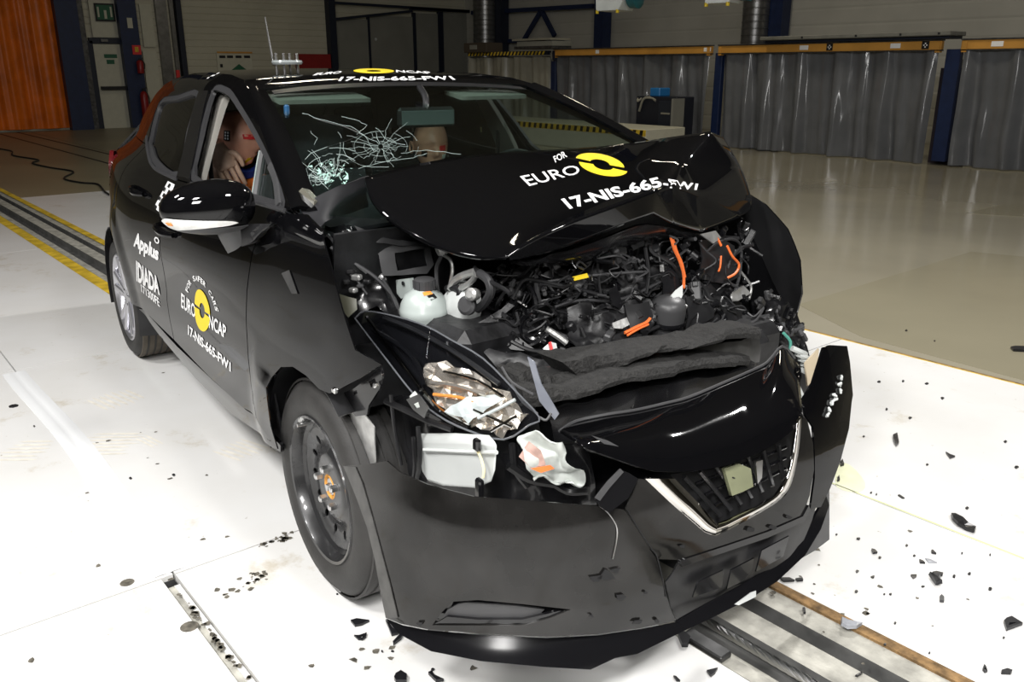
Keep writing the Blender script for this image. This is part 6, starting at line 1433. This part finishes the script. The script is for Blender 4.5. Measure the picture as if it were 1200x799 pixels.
# ---------------------------------------------------------------- crash test dummies
def headmesh(name, c, yaw, tilt, parent, s=1.0, mt=None):
    """bald dummy head, face looking along +x before turning"""
    nu, nv = 40, 30; V = []
    def gs(x, w): return math.exp(-(x/w)**2)
    for i in range(nv+1):
        b = math.pi*(i/nv-.5)
        for j in range(nu):
            a = 2*math.pi*j/nu; x = math.cos(b)*math.cos(a); y = math.cos(b)*math.sin(a); z = math.sin(b)
            X, Y, Z = .100*x, .076*y, .118*z
            if z < 0: X *= 1-.16*(-z)**1.5; Y *= 1-.26*(-z)**1.3
            if x < 0 and z < -.2: X *= 1-.35*(-z-.2)
            if x > 0:
                X += .028*gs(Y, .013)*gs(Z+.018, .020)*x          # nose
                X += .006*gs(Z-.022, .014)*gs(Y, .05)              # brow
                X -= .010*(gs(Y-.030, .016)+gs(Y+.030, .016))*gs(Z-.002, .014)*x  # eye hollows
                X += .007*gs(Y, .022)*gs(Z+.058, .010)             # lips
                X -= .005*gs(Y, .025)*gs(Z+.046, .006)
                X += .012*gs(Y, .024)*gs(Z+.095, .018)             # chin
            V.append((X, Y, Z))
    F = [(i*nu+j, i*nu+(j+1) % nu, (i+1)*nu+(j+1) % nu, (i+1)*nu+j) for i in range(nv) for j in range(nu)]
    Rm = Matrix.Rotation(yaw, 3, 'Z') @ Matrix.Rotation(tilt, 3, 'Y')
    P = lambda v: np.array(Rm @ Vector(v))*s+np.array(c)
    o = mk(name, [P(v) for v in V], F, mt or M['skin'], parent)
    for sg in (1, -1):
        E = [(-.032+.014*math.cos(t), sg*(.073+.010*abs(math.sin(t*.5))), -.018+.024*math.sin(t)) for t in np.linspace(0, 2*math.pi, 17)]
        MB().tube([P(e) for e in E], .005*s, 6).build('ear', mt or M['skin'], o)
    def spot(nm, y0, y1, z0, z1, side_, m):
        """small square mark stuck on the head: side 'f' face, 'l','r' temples"""
        g = []
        for zz in np.linspace(z0, z1, 4):
            row = []
            for yy in np.linspace(y0, y1, 4):
                if side_ == 'f':
                    k = max(0.05, 1-(yy/.076)**2-(zz/.118)**2); row.append(P((.104*math.sqrt(k)*(1-.10*max(0, -zz/.118)), yy, zz)))
                else:
                    k = max(0.05, 1-(yy/.1)**2-(zz/.118)**2); row.append(P((yy, (.080*math.sqrt(k))*(1 if side_ == 'l' else -1), zz)))
            g.append(row)
        return patch(nm, g, m, o, 1, 1, thick=.001*s)
    return o, P, spot
def tapered(name, pts, rad, m, parent, n=14): return MB().tube(pts, .05, n, smooth=5, rad=rad).build(name, m, parent, ang=0)
def hand(name, palm, d, up, curl, m, parent, s=1.0):
    d = np.array(d, float); d /= np.linalg.norm(d); up = np.array(up, float); up -= d*(up@d); up /= np.linalg.norm(up); w = np.cross(d, up); palm = np.array(palm, float)
    o = MB().tube([palm-d*.055*s, palm-d*.03*s, palm+d*.01*s, palm+d*.04*s], .03, 14, smooth=4, rad=[.026*s, .033*s, .040*s, .036*s]).build(name, m, parent, ang=0)
    # flatten the palm
    me = o.data
    for v in me.vertices:
        q = np.array(v.co)-palm; h = q@up; v.co = Vector(np.array(v.co)-up*h*.5)
    for i, (off, L) in enumerate(((-.030, .072), (-.010, .082), (.011, .077), (.030, .060))):
        b = palm+d*.038*s+w*off*s; P = [b-d*.02*s, b]
        dd = d.copy(); a = 0
        for k, f in enumerate((.45, .32, .25)):
            a += curl*(.8+.12*i); dd = d*math.cos(a)-up*math.sin(a); P.append(P[-1]+dd*L*f*s)
        MB().tube(P, .009, 8, smooth=4, rad=[.0100*s, .0098*s, .0092*s, .0085*s, .0065*s]).build('finger', m, o, ang=0)
    b = palm-d*.015*s-w*.032*s; P = [b+w*.01*s, b-w*.012*s+d*.012*s, b-w*.020*s+d*.038*s-up*.008*s, b-w*.018*s+d*.060*s-up*.018*s]
    MB().tube(P, .010, 8, smooth=4, rad=[.012*s, .0115*s, .010*s, .007*s]).build('thumb', m, o, ang=0)
    return o
def checker(spot, s0, z0, side_):
    spot('target_mark', s0-.014, s0+.014, z0-.020, z0+.020, side_, M['black_print'])
    for a in (-1, 1):
        for b in (-1, 0, 1): spot('target_dot', s0+a*.006-.0035, s0+a*.006+.0035, z0+b*.012-.004, z0+b*.012+.004, side_, M['white_print'])
def w2(p): return Vector((_c*p[0]-_s*p[1], _s*p[0]+_c*p[1], p[2]))
# passenger on the right, seen through the open window
d1 = empty('crash_test_dummy', w2((-1.80, -.40, .50)), PSI); tag(d1, 'crash test dummy in an orange shirt, seen through the open side window', 'dummy', 'crash test dummies')
O = np.array([-1.80, -.40, .50])
HDm, P_, spot = headmesh('head', np.array([-1.715, -.437, 1.122])-O, .70, .08, d1, 1.0)
checker(spot, .000, .020, 'r')
spot('red_paint', -.058, -.005, .010, .030, 'f', M['red_mark']); spot('yellow_mark', -.030, -.008, -.096, -.070, 'f', M['yellow_part'])
for q in spot, : pass
MB().lathe([(.008, 0), (.006, .006)], P_((-.06, -.06, -.055)), (-.3, -1, 0), 8).build('neck_bolt', M['white_plastic'], d1)
tapered('neck', [(.01, 0, .46), (.04, -.01, .50), (.06, -.015, .545)], [.055, .052, .050], M['black_matt'], d1)
MB().lathe([(.060, -.02), (.066, -.012), (.064, .016), (.056, .022)], np.array([.045, -.015, .492]), (.4, 0, 1), 20).build('collar', M['blue_collar'], d1)
to = []
for z, rx, ry, x in ((-.02, .10, .15, .0), (.10, .115, .155, .0), (.25, .12, .165, .02), (.36, .115, .18, .03), (.425, .085, .165, .03), (.46, .055, .09, .03)): to.append((z, rx, ry, x))
V = []; n = 24
for z, rx, ry, x in to:
    for k in range(n): a = 2*math.pi*k/n; V.append((x+rx*math.cos(a), ry*math.sin(a), z))
F = [(i*n+k, i*n+(k+1) % n, (i+1)*n+(k+1) % n, (i+1)*n+k) for i in range(len(to)-1) for k in range(n)]+[tuple(range((len(to)-1)*n, len(to)*n)), tuple(range(n-1, -1, -1))]
mk('torso', V, F, M['orange_cloth'], d1)
tapered('upper_arm', [(.03, -.155, .415), (.06, -.20, .33), (.10, -.235, .255)], [.055, .052, .044], M['orange_cloth'], d1)
tapered('forearm', [(.10, -.235, .255), (.12, -.19, .40), (.155, -.145, .525)], [.042, .044, .032], M['hand'], d1)
hand('hand', np.array(at(259, 186, y=-.56))-O+np.array([.03, 0, .0]), (.30, .16, -.62), (.8, -.5, .5), .30, M['hand'], d1, 1.15)
tapered('upper_arm', [(.03, .155, .415), (.08, .20, .30), (.14, .21, .20)], [.055, .050, .044], M['orange_cloth'], d1); tapered('forearm', [(.14, .21, .20), (.25, .17, .16), (.36, .12, .15)], [.042, .038, .03], M['hand'], d1)
hand('hand', (.42, .10, .13), (1, -.2, -.2), (0, 0, 1), .35, M['hand'], d1, 1.0)
for s in (-1, 1): tapered('leg', [(0, .09*s, .0), (.22, .10*s, .06), (.42, .10*s, .06), (.46, .10*s, -.08), (.50, .10*s, -.16)], [.085, .08, .065, .055, .045], M['navy_cloth'], d1)
# driver
d2 = empty('crash_test_dummy', w2((-1.40, .33, .52)), PSI); tag(d2, 'crash test dummy behind the steering wheel, head seen through the windscreen', 'dummy', 'crash test dummies')
O = np.array([-1.40, .33, .52])
HD2, P2, spot = headmesh('head', np.array([-1.30, .275, 1.095])-O, -.25, .12, d2, .98)
checker(spot, -.045, -.02, 'r'); spot('red_paint', .014, .045, -.012, .012, 'f', M['red_mark']); spot('target_mark', -.058, -.038, -.040, -.012, 'f', M['black_print']); spot('yellow_mark', .03, .05, -.05, -.03, 'f', M['foil'])
tapered('neck', [(.0, 0, .42), (.01, -.01, .46), (.02, -.015, .50)], [.055, .052, .050], M['black_matt'], d2)
mk('torso', [(v[0]-.02, v[1], v[2]-.02) for v in V], F, M['navy_cloth'], d2)
for s in (-1, 1):
    tapered('upper_arm', [(.0, .155*s, .39), (.12, .20*s, .30), (.24, .20*s, .26)], [.055, .050, .044], M['navy_cloth'], d2); tapered('forearm', [(.24, .20*s, .26), (.42, .18*s, .34), (.60, .16*s, .42)], [.042, .038, .03], M['hand'], d2)
    hand('hand', (.66, .16*s, .43), (.8, 0, .5), (0, 0, 1), .55, M['hand'], d2, 1.0); tapered('leg', [(0, .09*s, -.02), (.22, .10*s, .04), (.42, .10*s, .05), (.50, .10*s, -.10), (.60, .10*s, -.14)], [.085, .08, .065, .055, .045], M['navy_cloth'], d2)
# ---------------------------------------------------------------- cracked windscreen
WS = bpy.data.objects['windscreen']; bpy.context.view_layer.update(); wss = surf_of(WS)
rc = random.Random(17); webs = MB(); shards_ = MB()
def crackline(pts, r=.0009):
    P = []
    for i, p in enumerate(pts): P.append(wss(p[0], p[1], .001))
    webs.tube(P, r, 4, cap=False)
def jag(a, b, n, j):
    out = []
    for k in range(n+1): t = k/n; out.append((a[0]+(b[0]-a[0])*t+rc.uniform(-j, j)*(0 < k < n), a[1]+(b[1]-a[1])*t+rc.uniform(-j, j)*(0 < k < n)))
    return out
c1_, c2c = (392, 212), (446, 172)
for k in range(26):
    a = math.radians(rc.uniform(165, 305)); L = rc.uniform(18, 58); crackline(jag((c1_[0]+6*math.cos(a), c1_[1]+6*math.sin(a)), (c1_[0]+L*math.cos(a), c1_[1]+L*.85*math.sin(a)), 6, 1.8), rc.uniform(.0004, .0009))
for r in (9, 16, 22, 29, 37, 46):
    a = 160
    while a < 300:
        da = rc.uniform(14, 40); crackline([(c1_[0]+(r+rc.uniform(-1.5, 1.5))*math.cos(math.radians(a+da*t)), c1_[1]+.85*(r+rc.uniform(-1.5, 1.5))*math.sin(math.radians(a+da*t))) for t in (0, .33, .66, 1)], rc.uniform(.0004, .0008)); a += da+rc.uniform(0, 12)
for k in range(22):
    a = math.radians(k*360/22+rc.uniform(-8, 8)); L = rc.uniform(14, 46); e = (c2c[0]+L*1.3*math.cos(a), min(196, c2c[1]+L*.75*math.sin(a))); crackline(jag((c2c[0]+3*math.cos(a), c2c[1]+3*math.sin(a)), e, 6, 1.6), rc.uniform(.0003, .0006))
for r in (8, 15, 24, 34):
    a = 0
    while a < 360:
        da = rc.uniform(15, 50); 
        if rc.random() < .65: crackline([(c2c[0]+1.3*r*math.cos(math.radians(a+da*t)), min(196, c2c[1]+.75*r*math.sin(math.radians(a+da*t)))) for t in (0, .33, .66, 1)], rc.uniform(.0003, .0006))
        a += da
for pts in (((337, 170), (352, 177), (362, 192), (378, 214)), ((354, 133), (380, 141), (410, 148), (428, 160), (438, 178)), ((400, 137), (418, 141), (430, 147), (418, 158)), ((345, 180), (365, 200), (385, 222)), ((420, 198), (450, 190), (478, 186), (500, 180)), ((455, 190), (462, 185), (458, 178)), ((440, 150), (455, 165), (475, 170)), ((470, 180), (500, 176), (540, 181)), ((364, 154), (372, 162), (368, 170)), ((396, 155), (400, 162)), ((336, 160), (340, 190), (352, 215))):
    crackline([q for a, b in zip(pts, pts[1:]) for q in jag(a, b, 4, 1.0)[:-1]]+[pts[-1]], .0006)
o = webs.build('crack_web', M['crack'], WS, ang=0); o['kind'] = 'stuff'
for k in range(60):
    c = (rc.gauss(388, 12), rc.gauss(208, 9)); P = [wss(c[0]+rc.uniform(-3.5, 3.5), c[1]+rc.uniform(-3.5, 3.5), .001+rc.uniform(0, .006)) for _ in range(3)]; shards_.add(P, [(0, 1, 2)])
o = shards_.build('shattered_glass', mat('green_glass_crumbs', (.35, .55, .48), .12, spec=.8), WS, smooth=False); o['kind'] = 'stuff'
# cowl corner at the right a-pillar foot, beige reflection put into its colour
P = [at(341, 233, y=-.745), at(354, 220, y=-.735), at(368, 235, y=-.72), at(368, 247, y=-.72), at(350, 242, y=-.745)]
MB().prism(P, (-.02, .03, -.01)).build('pillar_foot_cover_sheen', mat('grey_pillar_foot_sheen', (.13, .125, .10), .2), car)
g = [[at(352, 246, y=-.75), at(372, 232, y=-.70), at(400, 216, y=-.62), at(430, 206, y=-.53)], [at(362, 258, y=-.75), at(380, 248, y=-.70), at(402, 234, y=-.62), at(428, 222, y=-.53)], [at(376, 268, y=-.74), at(386, 258, y=-.69), at(404, 250, y=-.60), at(430, 242, y=-.50)]]
patch('scuttle_cover', g, M['interior'], car, 4, 4, thick=.006, bump=.004, bs=20)
# ================================================================ BROKEN PIECES ON THE FLOOR
M['shard'] = mat('black_broken_plastic', (.010, .010, .012), .3, var=.4, vscale=40, spec=.5)
M['shard_grey'] = mat('grey_broken_plastic', (.30, .31, .34), .3, var=.3, vscale=30)
def shard(name, pts, label, h=.006, m=None, hole=None, tilt=.0, grp='broken pieces on the floor', z=0.0, cat='fragment'):
    P = [G(*p, z) for p in pts]; c = sum(P)/len(P); c[2] = z
    loc = [(p-c) for p in P]; rr = random.Random(len(pts)*7+int(pts[0][0]))
    out = [(q[0], q[1]) for q in loc]; hs_ = [[(q[0], q[1]) for q in (G(*p, z)-c for p in hole)]] if hole else []
    v, F = tri2d(out, hs_, res=.03)
    def top(x, y): return np.array([x, y, h+tilt*.5*abs(math.sin(x*60+y*40))])
    o = shell(name, [top(*p) for p in v], F, m or M['shard'], None, h*.85, (0, 0, 1), smooth=False)
    o.location = c; tag(o, label, cat, grp); return o
shard('trim_fragment', [(1114, 606), (1119, 606), (1128, 610), (1134, 617), (1143, 621), (1141, 626), (1131, 622), (1122, 617), (1116, 611)], 'longest black trim fragment lying just beyond the lime seam line', .012, tilt=.01)
shard('plastic_fragment', [(1046, 512), (1051, 510), (1053, 521), (1050, 524), (1047, 518)], 'small curved black fragment nearest the bumper corner, past the seam line', .010, tilt=.008)
shard('plastic_fragment', [(1108, 531), (1113, 534), (1119, 536), (1113, 538)], 'small black triangular fragment on the bare floor beyond the seam line', .008)
shard('frame_fragment', [(1176, 730), (1179, 727), (1185, 725), (1198, 733), (1179, 740)], 'black triangular frame fragment with an open middle near the right edge', .010, hole=[(1182, 733), (1192, 732.5), (1181, 736.5)])
shard('plastic_fragment', [(1092, 673), (1097, 672), (1105, 674), (1104, 676), (1095, 676)], 'black oblong fragment on top of the middle debris cluster', .010)
shard('plastic_fragment', [(1089, 676), (1093, 677), (1101, 679), (1099, 682), (1103, 686), (1096, 687), (1092, 681)], 'crumpled black fragment below the oblong one in the middle cluster', .014, tilt=.012)
shard('plastic_sliver', [(1084, 655), (1090, 656), (1098, 660), (1088, 660)], 'grey translucent sliver in the middle debris cluster', .004, M['shard_grey'])
shard('plastic_fragment', [(1077, 657), (1081, 658.5), (1084, 661), (1078, 660.5)], 'black wedge fragment left of the grey sliver', .007)
shard('plastic_fragment', [(1021, 645), (1025, 646), (1028, 649), (1023, 649.5)], 'black leaf-shaped fragment left of the middle debris cluster', .008)
shard('plastic_fragment', [(1091, 646), (1093, 646), (1097, 650), (1091.5, 649)], 'black pointed fragment above the grey sliver', .007)
shard('plastic_fragment', [(1067, 675), (1074, 675), (1074, 676.5), (1070, 679)], 'black triangular fragment left of the crumpled one', .007)
shard('plastic_fragment', [(1101, 701), (1103, 699), (1106, 702), (1106, 706.5), (1101, 706)], 'dark grey fragment alone below the middle debris cluster', .009, M['plastic_grey'])
shard('foil_fragment', [(986, 729), (994, 731), (1003, 734), (1010, 735), (1003, 739), (993, 739), (986, 736)], 'silvery bent fragment lying on the rail ledge', .012, M['shard_grey'], tilt=.012)
shard('plastic_fragment', [(1173, 788), (1180, 786), (1186, 788), (1184, 791), (1173, 790.5)], 'dark oblong fragment in the bottom right corner of the picture', .009)
shard('loop_fragment', [(1151, 786), (1153, 780), (1155, 782), (1157, 788), (1154, 789)], 'small black loop fragment left of the bottom right corner', .006, hole=[(1153, 785), (1154.5, 784.5), (1155.5, 787.5), (1153.5, 787.5)])
shard('curl_fragment', [(1002, 793), (1008, 790), (1011, 787), (1010.5, 790), (1005, 793.5)], 'thin dark curl lying in the bed of the rail', .006, z=-.02)
shard('plastic_fragment', [(940, 714.5), (943, 714), (944, 720), (941.5, 720)], 'small black fragment lying on the rail ledge near the bumper', .008)
shard('plastic_sliver', [(1052, 581), (1054, 580.5), (1060, 584.5), (1057, 584.5)], 'thin black sliver right of the lime stain', .005)
shard('trim_fragment', [(1184, 409), (1190, 408), (1203, 408.5), (1203, 413), (1187, 412)], 'black bar fragment on the polished floor at the right edge', .015)
shard('plastic_fragment', [(411, 729), (418, 727), (433, 729), (424, 733.5), (416, 735)], 'black pointed oval fragment below the front tyre', .008)
shard('loop_fragment', [(415, 746), (421, 746), (430, 743), (429, 748), (425, 751), (420, 750.5)], 'small black loop fragment below the pointed oval one', .006, hole=[(421, 747.5), (426, 746), (425, 749), (421.5, 749)])
shard('plastic_sliver', [(452, 729), (456, 733), (460, 738), (467, 744), (459, 746)], 'black splinter touching the lower edge of the bumper', .010)
shard('plastic_sliver', [(460.5, 754), (468, 746), (472, 747), (470, 750), (461, 757)], 'second black splinter just below the bumper edge', .008)
shard('plastic_fragment', [(462, 797), (464, 793), (470, 789.5), (477, 794), (476, 801), (464, 801)], 'black rounded fragment cut by the bottom edge of the picture', .012)
shard('plastic_sliver', [(502, 791), (506, 789), (509, 794), (520, 799), (511, 800)], 'black forked splinter at the bottom edge of the picture', .010)
shard('bolt_fragment', [(505, 786), (507, 784.5), (509.5, 785.5), (506, 787.5)], 'tiny black crumb above the forked splinter', .006)
shard('trim_fragment', [(794, 747), (802, 745), (809, 751), (806, 759), (799, 759)], 'black block fragment under the middle of the bumper', .015)
shard('plastic_fragment', [(828, 788), (841, 785), (838, 790), (833, 794)], 'black triangular fragment left of the rail in the foreground', .008)
shard('plastic_sliver', [(789, 793.5), (792, 794), (797, 799), (793, 799)], 'dark splinter at the bottom edge left of the rail', .006)
shard('trim_fragment', [(914, 679), (925, 679), (931, 682), (918, 682.5)], 'flat black fragment under the left bumper lip', .008); shard('plastic_fragment', [(932, 680), (940, 679), (941, 681.5), (934, 682)], 'small flat black fragment right of the one under the bumper lip', .008)
shard('plastic_fragment', [(984, 544), (987, 540), (989, 546), (985, 547)], 'tiny black clip fallen beside the bumper corner, above the lime stain', .01); shard('plastic_fragment', [(981, 562), (983, 559), (984, 564), (981, 565)], 'tiny black clip fallen on the lime stain', .01)
crumbs = [(1021, 578), (1027, 580), (1012, 512), (1066, 490), (1178, 518), (1160, 651), (1004, 670), (1031, 654), (980, 627), (1006, 632), (1023, 677), (1003, 694), (1036, 697), (1044, 697), (1136, 673), (1118, 676), (1049, 731), (1037, 756), (1089, 766), (1062, 640), (1071, 652), (1127, 649), (1133, 596), (1081, 688), (1160, 691), (1176, 748), (1086, 545), (1191, 548), (1030, 448), (1058, 447), (1086, 450), (1104, 467), (1039, 480), (395, 697), (460, 764), (448, 764), (40, 500), (204, 557), (153, 561), (1095, 400), (1062, 388)]
rb_ = random.Random(8)
for i, (x, y) in enumerate(crumbs):
    r = rb_.uniform(1.0, 2.2); n = rb_.randint(4, 6)
    shard('plastic_crumb', [(x+r*rb_.uniform(.6, 1.5)*math.cos(2*math.pi*k/n), y+r*.7*rb_.uniform(.6, 1.4)*math.sin(2*math.pi*k/n)) for k in range(n)], 'tiny black plastic crumb scattered on the floor', .005, grp='plastic crumbs on the floor', cat='crumb')
